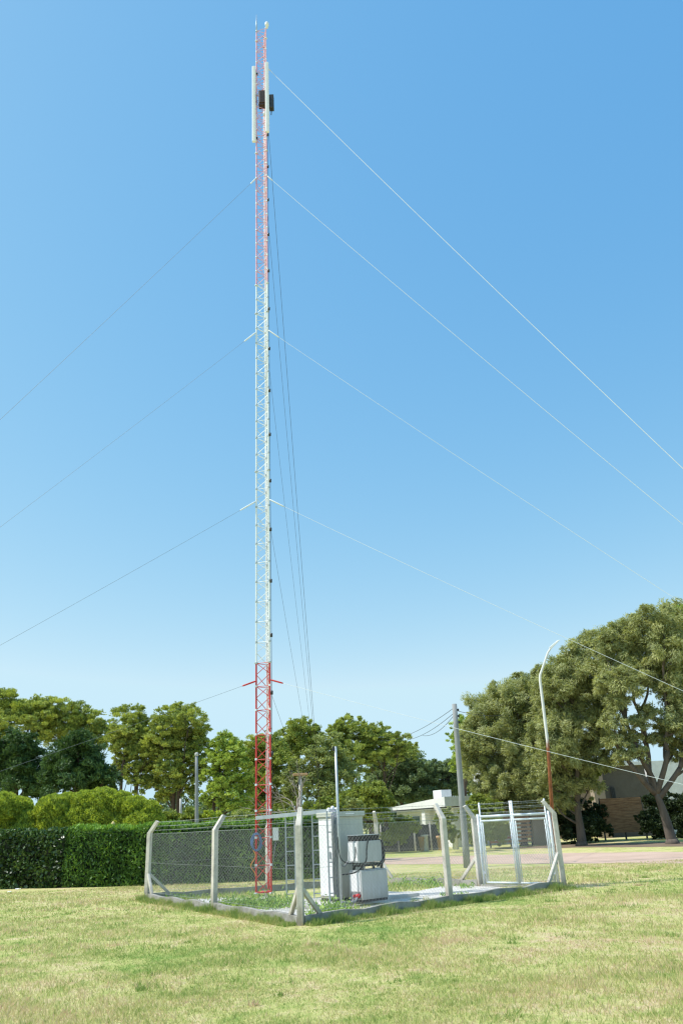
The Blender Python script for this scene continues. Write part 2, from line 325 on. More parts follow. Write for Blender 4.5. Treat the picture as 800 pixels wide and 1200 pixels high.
# ------------------------------------------------------------------ ground and lawn
def sheet(name, pts, z, mat, kind='structure', sub=0):
    me = bpy.data.meshes.new(name); me.from_pydata([(x, y, z) for x, y in pts], [], [tuple(range(len(pts)))]); me.update()
    if me.polygons[0].normal.z < 0: me.flip_normals()
    o = link(name, me, mat, None, Vector((0, 0, 0))); tag(o, kind=kind); return o
sheet('ground', [(-900, -200), (900, -200), (900, 1800), (-900, 1800)], 0.0, M['lawn'])

# road: a pale pink dirt street crossing behind the enclosure
def road_mat():
    mt, n, b = newmat('pink_dirt_road'); p = pos(n); f1 = noise(n, .5, 5, .6, p); f2 = noise(n, 14, 4, .7, p)
    c = ramp(n, f1, [(.3, (0.50, 0.35, 0.26)), (.6, (0.62, 0.44, 0.34))]); c = mix(n, .5, c, mix(n, 1.0, c, ramp(n, f2, [(.3, (.6, .6, .6)), (.7, (1.1, 1.1, 1.1))]), 'MULTIPLY'))
    n.links.new(c, b.inputs['Base Color']); b.inputs['Roughness'].default_value = .95; bump(n, b, f2, .5, .03); return mt
M['road'] = road_mat()
near_e = [(60, 0), (20, 23.5), (11.15, 29.05), (7.9, 32.4), (1.5, 38.0), (-6, 43.3), (-40, 58)]
far_e = [(-40, 66), (-6, 51), (1.9, 45.2), (10.4, 40.6), (14.6, 36.4), (24, 30), (66, 6)]
def wobble(pts, amp, n=9):
    out = []
    for (a, b) in zip(pts[:-1], pts[1:]):
        for k in range(n):
            t = k/n; out.append((a[0]+(b[0]-a[0])*t+random.uniform(-amp, amp), a[1]+(b[1]-a[1])*t+random.uniform(-amp, amp)))
    return out+[pts[-1]]
sheet('road', wobble(near_e, .13)+wobble(far_e, .16), 0.006, M['road'])

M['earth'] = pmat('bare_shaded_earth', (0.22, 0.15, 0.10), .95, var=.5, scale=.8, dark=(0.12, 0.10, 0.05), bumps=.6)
sheet('shade_toned_earth', wobble([(8.5, 50.5), (13.5, 45.0), (18.5, 39.0), (24.5, 36.5), (26, 40), (19, 47), (13, 53.5), (8.5, 50.5)], .35)[:-1], 0.003, M['earth'])  # brown earth and litter, darkened to stand in for tree shade
# enclosure corners
A = Vector((-1.17, 16.6, 0)); B = Vector((-6.17, 24.53, 0)); CC = Vector((5.24, 21.87, 0)); D = Vector((.62, 26.75, 0)); Eg = Vector((3.36, 23.72, 0))
CEN = (A+B+CC+D)/4
def lerp(p, q, t): return p+(q-p)*t
UX = Vector((.77, .638, 0)); UY = Vector((-.638, .77, 0)); UZ = Vector((0, 0, 1))
def in_poly(xy, poly):
    x, y = xy[:, 0], xy[:, 1]; ins = np.zeros(len(xy), bool); j = len(poly)-1
    for i in range(len(poly)):
        xi, yi = poly[i][0], poly[i][1]; xj, yj = poly[j][0], poly[j][1]
        ins ^= ((yi > y) != (yj > y)) & (x < (xj-xi)*(y-yi)/(yj-yi+1e-12)+xi); j = i
    return ins
def blobsheet(name, c, rx, ry, z, mat, seed, n=40):
    rr = random.Random(seed); ph = [rr.uniform(0, 6.28) for _ in range(4)]
    pts = []
    for k in range(n):
        t = 2*math.pi*k/n; q = 1+.18*math.sin(2*t+ph[0])+.12*math.sin(3*t+ph[1])+.07*math.sin(7*t+ph[2])+.04*math.sin(13*t+ph[3])
        v = Vector((c[0], c[1], 0))+UX*math.cos(t)*rx*q+UY*math.sin(t)*ry*q
        while not in_poly(np.array([[v.x, v.y]]), [lerp(CEN, p, .985) for p in (A, CC, Eg, D, B)])[0]: v = lerp(v, Vector((c[0], c[1], 0)), .06)
        pts.append((v.x, v.y))
    return sheet(name, pts, z, mat)
blobsheet('gravel_ground', (-.3, 20.2), 2.6, 1.9, 0.012, M['gravel'], 1)
blobsheet('gravel_ground', (2.6, 22.3), 1.9, 1.5, 0.008, M['gravel'], 2)
blobsheet('gravel_ground', (-3.9, 22.6), 1.2, 1.6, 0.010, M['gravel'], 3)
blobsheet('gravel_ground', (-1.85, 19.75), .75, .55, 0.014, M['gravel'], 4)
s_ = MB(); s_.box(Vector((-1.05, 19.35, .0)), UX*3.3, UY*1.7, UZ*.09)
tag(s_.build('concrete_slab', M['slab'], bevel=.015), kind='structure')

# grass blades over the lawn in front: uncountable
def blades(xy, h, wd, rng, lean=.55):
    n = len(xy); P = np.zeros((n, 3)); P[:, :2] = xy
    t = rng.uniform(0, 2*np.pi, n); side = np.stack([np.cos(t), np.sin(t), np.zeros(n)], 1)*wd[:, None]
    top = np.stack([rng.normal(0, lean, n), rng.normal(0, lean, n), np.ones(n)], 1)*h[:, None]
    return np.stack([P-side, P+side, P+top], 1)
ENC = [A, CC, Eg, D, B]
def lawn_pts(y0, y1, dens):
    wd = .56*y1+1.5; n = int(dens*(y1-y0)*2*wd); xy = np.stack([RNG.uniform(-wd, wd, n), RNG.uniform(y0, y1, n)], 1)
    xy = xy[np.abs(xy[:, 0]) < .5*xy[:, 1]+1.6]
    # thin, clumpy growth
    g = np.sin(xy[:, 0]*2.1+1.3*np.sin(xy[:, 1]*1.7))+np.sin(xy[:, 1]*2.7+1.9*np.sin(xy[:, 0]*1.3))+.8*np.sin(xy[:, 0]*6.3+xy[:, 1]*5.1)
    return xy[RNG.uniform(-2.8, 2.8, len(xy)) < g+1.1]
parts = []; shp = []
for (y0, y1, dens, hh, ww) in ((7.2, 10.5, 3000, .04, .0042), (10.5, 14, 1700, .042, .0052), (14, 20, 800, .045, .007), (20, 31, 300, .055, .011)):
    xy = lawn_pts(y0, y1, dens); xy = xy[~in_poly(xy, ENC)]
    g = 1+.45*np.sin(xy[:, 0]*.9+2)*np.sin(xy[:, 1]*1.1)
    parts.append(blades(xy, hh*g*RNG.uniform(.4, 1.5, len(xy)), ww*RNG.uniform(.6, 1.3, len(xy)), RNG)); shp.append(RNG.uniform(0, 1, len(xy)))
tx = lawn_pts(7.4, 24, 1.1)
for (x, y) in tx:
    if in_poly(np.array([[x, y]]), ENC)[0]: continue
    n = int(RNG.integers(12, 45)); r = RNG.uniform(.03, .14); xy = np.stack([RNG.normal(x, r, n), RNG.normal(y, r, n)], 1)
    parts.append(blades(xy, RNG.uniform(.03, .075)*RNG.uniform(.5, 1.4, n), np.full(n, .004+.0003*y), RNG, .5)); shp.append(np.full(n, RNG.choice([-.6, 1.3, 1.7]))+RNG.uniform(-.2, .3, n))
# taller fringe the mower misses, along the plinth, and rough grass inside the fence
def fringe(p, q, n, off, hh, spread):
    t = RNG.uniform(0, 1, n); d = (q-p).normalized(); nn = Vector((d.y, -d.x, 0)); o = RNG.uniform(-.5, .5, n)*spread+off
    k = np.clip(np.sin(t*37+p.x)+np.sin(t*83), -.6, 2)+1
    xy = np.stack([p.x+(q.x-p.x)*t+nn.x*o, p.y+(q.y-p.y)*t+nn.y*o], 1)
    parts.append(blades(xy, hh*(.35+.45*k)*RNG.uniform(.5, 1.4, n), np.full(n, .008), RNG, .4)); shp.append(RNG.uniform(.5, 1.4, n))
fringe(B, A, 9000, .2, .11, .3); fringe(A, CC, 9000, .22, .11, .35)
n_ = 30000; xy = np.stack([RNG.uniform(-6.5, 5.5, n_), RNG.uniform(16, 27.5, n_)], 1); xy = xy[in_poly(xy, [lerp(CEN, p, .97) for p in ENC])]
g = np.sin(xy[:, 0]*1.7+1)+np.sin(xy[:, 1]*1.3+xy[:, 0]); xy = xy[g > -.2]
slabm = np.abs((xy[:, 0]+.15)*UX.x+(xy[:, 1]-20.9)*UX.y) + np.abs((xy[:, 0]+.15)*UY.x+(xy[:, 1]-20.9)*UY.y); xy = xy[slabm > 2.0]
for (gx, gy, gr) in ((2.5, 22.4, 1.5), (1.0, 21.2, .8), (-3.9, 22.7, 1.0), (3.4, 22.9, .7), (-1.85, 19.75, .6)): xy = xy[np.hypot(xy[:, 0]-gx, xy[:, 1]-gy)+RNG.normal(0, .25, len(xy)) > gr]
parts.append(blades(xy, .10*RNG.uniform(.4, 1.5, len(xy)), np.full(len(xy), .011), RNG)); shp.append(RNG.uniform(.3, 1.2, len(xy)))
tag(quads_object('grass', np.concatenate(parts), np.concatenate(shp), M['blade'], per=3), kind='stuff')

def weeds(name, spots, mat, L=.1):
    Vs = []; Ss = []
    for (x, y, r, h, n) in spots:
        n = int(n*.62); h *= .85
        P = np.stack([RNG.normal(x, r*.45, n), RNG.normal(y, r*.45, n), np.abs(RNG.normal(0, h*.5, n))+.02], 1)
        Vs.append(leaf_quads(P, RNG.normal(size=(n, 3))*.6+np.array([0, 0, .8]), RNG.normal(size=(n, 3)), L*RNG.uniform(.5, 1.5, n), L*.3*RNG.uniform(.6, 1.4, n))); Ss.append(RNG.uniform(0, 1, n))
    return tag(quads_object(name, np.concatenate(Vs), np.concatenate(Ss), mat), kind='stuff')
weeds('weeds', [(-2.6, 20.7, .9, .3, 1500), (-1.9, 20.2, .7, .28, 900), (-3.2, 21.6, .8, .22, 700), (-.75, 18.6, .4, .3, 420), (-.5, 18.9, .35, .22, 300), (-.9, 18.0, .3, .2, 200),
   (2.1, 24.6, .7, .25, 600), (1.3, 25.1, .6, .22, 400), (2.9, 23.3, .3, .14, 120), (-5.2, 24.3, .6, .15, 300), (2.3, 20.9, .4, .12, 200)], LF['weed'])

# ------------------------------------------------------------------ chain link fence
fence = empty('chain_link_fence', CEN, 'chain link fence on bent concrete posts enclosing the base of the radio mast', 'fence')
PB, PT, PW = 1.79, 2.1, .128
def post_mesh(p, inward, L=.24, w=PW, zt=PT):
    mb = MB(); i = inward.normalized(); s = Vector((-i.y, i.x, 0)); h = w/2
    def ring(c, up): return [c-i*h*up-s*h, c+i*h*up-s*h, c+i*h*up+s*h, c-i*h*up+s*h]
    b0 = ring(p+UZ*(-.05), 1); b1 = ring(p+UZ*PB, .95)
    k = .72
    t = p+UZ*zt+i*L
    b2 = [t-i*h*k+UZ*h*.55-s*h*k, t+i*h*k-UZ*h*.1-s*h*k, t+i*h*k-UZ*h*.1+s*h*k, t-i*h*k+UZ*h*.55+s*h*k]
    vs = b0+b1+b2
    fs = [(3, 2, 1, 0), (8, 9, 10, 11)]
    for r in (0, 4):
        for q in range(4): fs.append((r+q, r+(q+1) % 4, r+4+(q+1) % 4, r+4+q))
    mb.add(vs, fs); return mb
def post(p, inward, L=.24): return post_mesh(p, inward, L).build('post', M['concrete'], fence, bevel=.012)
def brace(po, p, d, reach=.55, ztop=.66):
    mb = MB(); d = d.normalized(); a = p+d*(PW*.45)+UZ*ztop; b = p+d*reach+UZ*.03; ax = (b-a).normalized(); s = Vector((-d.y, d.x, 0)); n = ax.cross(s)
    L = (b-a).length; mb.box(a-s*.04-n*.04, s*.08, n*.08, ax*L); o = mb.build('brace', M['concrete'], po, bevel=.01)
    return o
dAB = (B-A).normalized(); dAC = (CC-A).normalized(); dCD = (D-CC).normalized(); dBD = (D-B).normalized()
inn = {}
pA = post(A, dAB+dAC, .2); brace(pA, A, dAB, .5, .66); brace(pA, A, dAC, .58, .62)
pM = post(lerp(A, B, .463), dAC); pB = post(B, dBD-dAB, .26); brace(pB, B, -dAB, .55, .68); brace(pB, B, dBD, .75, .68)
pR = post(lerp(A, CC, .495), dAB); pC = post(CC, -dAC+dCD, .26); brace(pC, CC, -dAC, .72, .82)
pD = post(D, -dBD-dCD, .2); brace(pD, D, -dCD, .7, .72); pE = post(Eg, (-dBD), .24); brace(pE, Eg, (D-Eg).normalized(), .8, .72)
post(lerp(B, D, .5), -dAB)
def mesh_panel(p, q, z0=.2, z1=PB-.02, pitch=.092, r=.0017, parent=None, name='wire_mesh'):
    mb = MB(); L = (q-p).length; d = (q-p)/L; nrm = Vector((d.y, -d.x, 0)); Hh = z1-z0
    for fam in (1, -1):
        s0 = -Hh
        while s0 < L:
            a0, b0 = (s0, 0), (s0+Hh, Hh)
            if a0[0] < 0: a0 = (0, -s0)
            if b0[0] > L: b0 = (L, L-s0)
            if b0[0]-a0[0] > .03:
                za, zb = (z0+a0[1], z0+b0[1]) if fam == 1 else (z1-a0[1], z1-b0[1])
                segs = max(1, int((b0[0]-a0[0])/.6)); pts = []
                for k in range(segs+1):
                    t = k/segs; sx = a0[0]+(b0[0]-a0[0])*t; z = za+(zb-za)*t
                    bow = .012*math.sin(sx*1.7+z*2.3)+.008*math.sin(sx*4.1)
                    pts.append(p+d*sx+nrm*(bow+fam*.003)+UZ*(z+.008*math.sin(sx*2.2)))
                mb.tube(pts, r, 3, caps=False)
            s0 += pitch
    o = mb.build(name, M['wire'], parent or fence)
    if parent is None:
        tw = MB()
        for z in (z0+.03, (z0+z1)/2, z1-.005):
            tw.tube([p+UZ*z, lerp(p, q, .5)+UZ*(z-.006), q+UZ*z], .0035, 4)
        tw.build('tension_wire', M['wire'], o)
    return o
PANELS = [(A, lerp(A, B, .463)), (lerp(A, B, .463), B), (A, lerp(A, CC, .495)), (lerp(A, CC, .495), CC), (Eg, D), (B, lerp(B, D, .5)), (lerp(B, D, .5), D)]
for p, q in PANELS: mesh_panel(p, q)
def arm_pt(p, inward, L, t): return p+inward.normalized()*L*t+UZ*(PB+(PT-PB)*t)
def barbed(p, q, ip, iq, Lp, Lq):
    mb = MB()
    for t in (.25, .6, .95):
        a = arm_pt(p, ip, Lp, t); b = arm_pt(q, iq, Lq, t); n = max(2, int((b-a).length/.11))
        mb.tube([a, lerp(a, b, .33)-UZ*.015, lerp(a, b, .66)-UZ*.015, b], .004, 4)
        for k in range(1, n):
            c = lerp(a, b, k/n)-UZ*.012; x = Vector((random.uniform(-1, 1), random.uniform(-1, 1), random.uniform(-1, 1))).normalized()*.02
            mb.tube([c-x, c+x], .0025, 3)
    mb.build('barbed_wire', M['wire'], fence)
iA, iB, iC, iD, iE = dAB+dAC, dBD-dAB, -dAC+dCD, -dBD-dCD, -dBD
pm, prr, pbd = lerp(A, B, .463), lerp(A, CC, .495), lerp(B, D, .5)
for a_ in ((A, pm, iA, dAC, .2, .24), (pm, B, dAC, iB, .24, .26), (A, prr, iA, dAB, .2, .24), (prr, CC, dAB, iC, .24, .26), (Eg, D, iE, iD, .24, .2), (B, pbd, iB, -dAB, .26, .24), (pbd, D, -dAB, iD, .24, .2)): barbed(*a_)
def plinth(p, q, h=.17, w=.13):
    d = (q-p).normalized(); s = Vector((-d.y, d.x, 0)); mb = MB(); L = (q-p).length
    segs = max(3, int(L/.5)); prof = []
    a = p+d*(PW*.52); b = q-d*(PW*.52)
    for k in range(segs+1):
        c = lerp(a, b, k/segs); hh = h*(1+.12*math.sin(k*1.9+p.x)+random.uniform(-.08, .08)); prof.append([c-s*w/2-UZ*.03, c+s*w/2-UZ*.03, c+s*(w/2-.01)+UZ*hh, c-s*(w/2-.01)+UZ*hh])
    vs = [v for r in prof for v in r]; fs = [(0, 1, 2, 3), tuple(len(vs)-4+i for i in (3, 2, 1, 0))]
    for k in range(segs):
        for j in range(4): fs.append((k*4+(j+1) % 4, k*4+j, k*4+4+j, k*4+4+(j+1) % 4))
    mb.add(vs, fs); mb.build('plinth', M['plinth'], fence)
for p, q in PANELS: plinth(p, q)
plinth(CC, Eg, .05, .2)

# gate between the two right hand posts
gA = Eg+dCD*(-.16); gB = CC+dCD*.16; gate = empty('double_gate', (gA+gB)/2, 'pale painted tubular double gate with wire mesh and barbed wire above', 'gate')
gd = (gB-gA).normalized(); gL = (gB-gA).length
for p in (gA, gB):
    mb = MB(); mb.tube([p, p+UZ*1.86], .04, 10); mb.build('gate_post', M['gatepaint'], gate)
for k in (0, 1):
    a = gA+gd*(.09 if k == 0 else gL/2+.03); b = gA+gd*(gL/2-.03 if k == 0 else gL-.09)
    mb = MB()
    for p in (a, b): mb.tube([p+UZ*.08, p+UZ*2.17], .026, 8)
    for z in (.1, 1.80, 1.68): mb.tube([a+UZ*z, b+UZ*z], .026 if z != 1.80 else .032, 8)
    ins = .06
    for p in (a+gd*ins, b-gd*ins): mb.tube([p+UZ*.1, p+UZ*1.68], .014, 6)
    lf = mb.build('gate_leaf', M['gatepaint'], gate)
    mesh_panel(a+gd*ins, b-gd*ins, .12, 1.66, .085, .0018, lf)
    bw = MB()
    for z in (1.9, 2.02, 2.14):
        n = int((b-a).length/.11); bw.tube([a+UZ*z, lerp(a, b, .5)+UZ*(z-.008), b+UZ*z], .004, 4)
        for q in range(1, n):
            c = lerp(a, b, q/n)+UZ*z; x = Vector((random.uniform(-1, 1), random.uniform(-1, 1), random.uniform(-1, 1))).normalized()*.02; bw.tube([c-x, c+x], .0025, 3)
    bw.build('barbed_wire', M['wire'], lf)
    e = gA if k == 0 else gB; near = a if k == 0 else b
    for z in (.35, 1.5):
        hg = MB(); hg.cbox(lerp(e, near, .5)+UZ*z, (.09, .05, .06), gd, (-gd.y, gd.x, 0)); hg.build('hinge', M['galv'], lf)
mb = MB(); mb.cbox(lerp(gA, gB, .5)+UZ*1.0, (.16, .1, .05), gd, (-gd.y, gd.x, 0)); mb.build('latch', M['galv'], gate)
mb = MB(); mb.tube([lerp(gA, gB, .5)+gd*.02+UZ*.03, lerp(gA, gB, .5)+gd*.02+UZ*.65], .01, 6); mb.build('drop_bolt', M['galv'], gate)

# ------------------------------------------------------------------ radio mast
T = Vector((-2.41, 21.59, 0)); TOPX = .1
def tp(z): return T+Vector((TOPX*z/33, 0, z))
mast = empty('radio_mast', T, 'tall slim lattice radio mast banded red and white inside the wire fence', 'mast')
RL = .235; ANG = [math.radians(a) for a in (196, 316, 76)]
def legp(k, z): return tp(z)+Vector((RL*math.cos(ANG[k]), RL*math.sin(ANG[k]), 0))
BAY = .6
bands = [(.25, 6.1, 'redpaint', 'bright red lowest lattice section'), (6.1, 19.3, 'whitepaint', 'white middle lattice section'), (19.3, 32.3, 'palered', 'pinkish red upper lattice section, sun glare put into its colour')]
for (z0, z1, mt, lab) in bands:
    e = empty('lattice_section', (0, 0, 0)); e.parent = mast; e.location = tp(z0)-T; BASE[e.name] = tp(z0); e['label'] = lab
    for k in range(3):
        mb = MB(); n = int((z1-z0)/BAY); zz = []; rr_ = []
        for i in range(n+1):
            z = z0+(z1-z0)*i/n; hgt, rad = (.014, .055) if i % 10 == 0 else (.024, .034)
            for dz, r in ((-hgt-.004, .025), (-hgt, rad), (hgt, rad), (hgt+.004, .025)): zz.append(z+dz); rr_.append(r)
        for i in range(len(zz)-1):
            if i == 0 or True: pass
        mb.tube([legp(k, z) for z in zz], rr_, 8)
        nseg = len(zz)-1; mb.m = [(1 if (q//8) % 4 in (0, 1, 2) and q < nseg*8 else 0) for q in range(len(mb.f))]; mb.smooth = [False]*len(mb.f)
        mb.build('leg', [M[mt], M['galv' if mt == 'whitepaint' else 'whitepaint']], e)
    n = int((z1-z0)/BAY); br = MB()
    for i in range(n):
        za = z0+(z1-z0)*i/n; zb = z0+(z1-z0)*(i+1)/n; zm = (za+zb)/2
        for k in range(3):
            j = (k+1) % 3
            br.tube([legp(k, za), legp(j, zm)], .0095, 5); br.tube([legp(j, zm), legp(k, zb)], .0095, 5)
            br.tube([legp(k, zb-.01), legp(j, zb-.01)], .009, 5)
    br.build('bracing', M[mt], e)
mb = MB(); mb.lathe(T, [(.30, 0), (.30, .12), (.16, .16), (.05, .2), (.05, .3)], 14); mb.build('base_block', M['slab'], mast)
mb = MB(); mb.tube([legp(0, .27), legp(1, .27), legp(2, .27), legp(0, .27)], .022, 8); mb.build('base_frame', M['redpaint'], mast)
for i, (dx, dy, r) in enumerate(((.03, -.05, .014), (-.02, -.04, .012), (.07, -.02, .012), (.05, .0, .011))):
    mb = MB(); mb.tube([legp(2, z)+Vector((dx+.01*math.sin(z*1.3+i), dy-.05+.012*math.sin(z*.9+i*2), 0)) for z in [.7+k*.9 for k in range(33)]], r, 5); mb.build('feeder_cable', M['white'], mast)
zs = []; rs_ = []
for k in range(17):
    z = 2+k*1.62
    for dz, r in ((-.06, .007), (-.05, .038), (.05, .038), (.06, .007), (.8, .007)): zs.append(z+dz); rs_.append(r)
mb = MB(); mb.tube([legp(1, z)+Vector((.05, -.01, 0)) for z in zs], rs_, 6); mb.build('lighting_cable', M['darksteel'], mast)
# two white panel antennas, radio unit, beacon and lightning rod near the top
for (z0, z1, k, dx, dy) in ((26.0, 30.1, 0, -.085, -.07), (26.3, 30.1, 1, .05, -.12)):
    p = legp(k, (z0+z1)/2)+Vector((dx, dy, 0)); mb = MB(); mb.cbox(p, (.15, .10, z1-z0)); o = mb.build('panel_antenna', M['white'], mast, bevel=.03)
    for z in (z0+.25, z1-.35):
        mb = MB(); mb.tube([Vector((p.x, p.y, z)), legp(k, z)], .02, 6); mb.cbox(legp(k, z), (.1, .1, .07)); mb.build('bracket', M['darksteel'], o)
mb = MB(); mb.cbox(tp(28.3)+Vector((.02, -.08, 0)), (.30, .22, .78)); mb.cbox(tp(28.3)+Vector((.02, -.2, 0)), (.24, .03, .6)); mb.build('radio_unit', M['brownbox'], mast, bevel=.02)
mb = MB(); mb.cbox(tp(28.1)+Vector((.37, -.08, 0)), (.18, .2, .7)); mb.tube([tp(28.1)+Vector((.37, -.08, -.35)), tp(28.1)+Vector((.35, -.08, -.65))], .02, 6); mb.tube([legp(1, 28.1), tp(28.1)+Vector((.37, -.08, 0))], .03, 6); mb.build('radio_unit', M['darksteel'], mast, bevel=.02)
mb = MB(); mb.lathe(legp(1, 32.3)+Vector((.05, 0, 0)), [(.04, 0), (.04, .1), (.07, .12), (.085, .2), (.075, .3), (.04, .36)], 12); mb.build('beacon_lamp', M['white'], mast)
mb = MB(); mb.tube([legp(0, 32.2), legp(0, 32.75), legp(0, 33.3)], [.03, .022, .006], 6); mb.build('lightning_rod', M['galv'], mast)
mb = MB(); mb.lathe(tp(27.5)+Vector((.1, -.1, 0)), [(.03, -.1), (.07, -.06), (.07, .06), (.03, .1)], 8); mb.build('insulator', M['white'], mast)
# items strapped to the foot of the mast
c0 = legp(0, 1.45)+Vector((.02, -.06, 0)); mb = MB(); pts = []
for k in range(90):
    t = k*.42; rr = .12+.035*math.sin(k*.37); pts.append(c0+Vector((rr*math.cos(t), .02*math.sin(k*.9)-.02*(k % 7)/7,    .20*math.sin(t)*(1+.1*math.sin(k*.3)))))
mb.tube(pts, .011, 5); tag(mb.build('coiled_hose', M['blue'], base=c0), 'loose coil of blue cable hanging on the left leg of the mast', 'cable coil')
c1 = legp(0, .95)+Vector((-.06, -.05, 0)); mb = MB()
mb.tube([c1+Vector((.06*math.sin(k*.5)-.01, .01*math.cos(k), .3-.6*k/16)) for k in range(17)], .013, 5)
tag(mb.build('hanging_cord', M['orange'], base=c1), 'orange cord dangling low on the left leg of the mast', 'cord')
c2 = legp(1, 1.62)+Vector((.13, -.04, 0)); jb = empty('junction_box', c2, 'small cream junction box fixed to the right leg of the mast', 'junction box')
mb = MB(); mb.cbox(c2, (.15, .11, .32)); mb.build('housing', M['cabinet'], jb, bevel=.012)
mb = MB(); mb.cbox(c2+Vector((0, -.06, 0)), (.135, .012, .30)); mb.build('door', M['white'], jb, bevel=.004)
mb = MB(); mb.tube([c2-UZ*.16, c2-UZ*.45+Vector((-.05, 0, 0)), legp(1, .8)+Vector((.04, 0, 0))], .012, 6); mb.build('conduit', M['greycable'], jb)

# ------------------------------------------------------------------ guy wires
LEV = [30.05, 24.25, 17.35, 11.1, 5.6]
ORD = ['highest', 'upper', 'middle height', 'second lowest', 'lowest']
ancR = Vector((14.42, 16.21, 0)); ancL = Vector((-18.68, 16.74, 0)); ancB = at(378, 977, 40.0); ancB.z = max(ancB.z, 0)
for (anc, k, side, rad, mt) in ((ancR, 1, 'right of the mast towards the street lamp side', .0075, 'whitepaint'), (ancL, 0, 'left of the mast over the hedge side', .0055, 'guygrey'), (ancB, 2, 'back behind the mast towards the pines', .0065, 'darksteel')):
    for z, o_ in zip(LEV, ORD):
        if anc is ancL and z > 28: continue
        a = legp(k, z); d = (anc-a); L = d.length
        root = empty('guy_wire', a, '%s guy wire running %s' % (o_, side), 'guy wire', 'guy wires staying the mast')
        n = 16; pts = [lerp(a, anc, t/n)-UZ*(.006*L*4*(t/n)*(1-t/n)) for t in range(n+1)]
        mb = MB(); mb.tube(pts, rad*(1.15 if z > 28 else .85 if z > 20 else .65), 5); mb.build('strand', M[mt], root)
        mb = MB(); e = 1.0/L*(.6 if z < 20 else .4)*(.7 if z < 6.1 else 1); mb.tube([lerp(a, pts[1], t) for t in (0, e*n*.15, e*n*.9, e*n)], [.012, .024, .022, .010], 6)
        mb.build('end_grip', M['redpaint' if z < 6.1 else 'whitepaint'], root)

# ------------------------------------------------------------------ cabinet, batteries, cable racks
N0 = Vector((-.59, 20.04, .09))
cab = empty('equipment_cabinet', N0, 'tall beige steel equipment cabinet with overhanging lid on the concrete slab', 'cabinet')
mb = MB(); mb.box(N0+UZ*.06, UX*.97, UY*.58, UZ*1.80); mb.build('body', M['cabinet'], cab, bevel=.012)
mb = MB(); mb.box(N0-UX*.03-UY*.05+UZ*1.86, UX*1.04, UY*.67, UZ*.11); mb.build('lid', M['cabinet'], cab, bevel=.012)
mb = MB(); mb.box(N0+UX*.02+UY*.02, UX*.93, UY*.54, UZ*.06); mb.build('base', M['darksteel'], cab)
mb = MB(); mb.box(N0-UX*.012+UY*.04+UZ*.12, UX*.012, UY*.50, UZ*1.68); mb.build('door', M['white'], cab, bevel=.004)
mb = MB(); mb.box(N0-UY*.054+UX*.38+UZ*1.90, UX*.28, UY*.004, UZ*.035); mb.build('nameplate', M['white'], cab)
mb = MB(); mb.cbox(N0-UX*.03+UY*.10+UZ*1.0, (.035, .03, .16), UX, UY); mb.build('handle', M['galv'], cab)
for k in range(2):
    mb = MB()
    for q in range(7): mb.box(N0+UX*.50-UY*.006+UZ*(.30+k*.0+q*.045)+UX*(k*.22), UX*.18, UY*.008, UZ*.018)
    mb.build('vent', M['cabgrey'], cab)
b0 = Vector((.05, 19.53, .09))
bat = empty('battery_box', b0, 'grey lower battery box with pale door, beside the tall cabinet', 'battery box')
mb = MB(); mb.box(b0+UZ*.05, UX*.80, UY*.46, UZ*.60); mb.build('housing', M['cabgrey'], bat, bevel=.01)
mb = MB(); mb.box(b0+UX*.02+UY*.02, UX*.76, UY*.42, UZ*.05); mb.build('plinth', M['darksteel'], bat)
mb = MB(); mb.box(b0-UX*.014+UY*.05+UZ*.22, UX*.014, UY*.36, UZ*.40); mb.build('door', M['white'], bat, bevel=.004)
mb = MB(); mb.box(b0-UX*.01+UY*.04+UZ*.07, UX*.01, UY*.38, UZ*.12); mb.build('socket_panel', M['greycable'], bat)
mb = MB(); mb.tube([b0-UX*.10+UY*.09+UZ*.14, b0-UX*.01+UY*.09+UZ*.14], .045, 8); mb.tube([b0-UX*.09+UY*.2+UZ*.13, b0-UX*.01+UY*.2+UZ*.13], .035, 8); mb.build('power_plug', M['redplastic'], bat)
mb = MB(); mb.box(b0+UX*.0+UY*.04+UZ*.652, UX*.8, UY*.38, UZ*.02); mb.build('top_tray', M['galv'], bat)
e0 = b0+UZ*.672
rec = empty('rectifier_unit', e0, 'light grey upper unit with black cooling deck stacked on the battery box', 'power unit')
for (a1, b1) in ((.05, .03), (.05, .33), (.66, .03), (.66, .33)): mb = MB(); mb.box(e0+UX*a1+UY*b1, UX*.05, UY*.05, UZ*.158); mb.build('leg', M['darksteel'], rec)
mb = MB(); mb.box(e0+UX*.02+UY*.03+UZ*.07, UX*.6, UY*.3, UZ*.07); mb.build('cable_loom', M['black'], rec)
mb = MB(); mb.box(e0-UX*.05+UZ*.16, UX*.72, UY*.42, UZ*.46); mb.build('housing', M['cabgrey'], rec, bevel=.01)
mb = MB(); mb.box(e0-UX*.064+UY*.03+UZ*.19, UX*.014, UY*.36, UZ*.40); mb.build('door', M['white'], rec, bevel=.004)
mb = MB()
for q in range(9): mb.box(e0+UX*(-.03+q*.075)+UY*.02+UZ*.62, UX*.05, UY*.38, UZ*.125)
mb.box(e0-UX*.045+UY*.01+UZ*.745, UX*.7, UY*.4, UZ*.012, 1)
mb.build('cooling_deck', [M['black'], M['galv']], rec)
for q in range(8): mb = MB(); mb.box(e0+UX*.672+UY*(.03+q*.045)+UZ*.2, UX*.09, UY*.022, UZ*.38); mb.build('cooling_fin', M['black'], rec)
cb = MB()
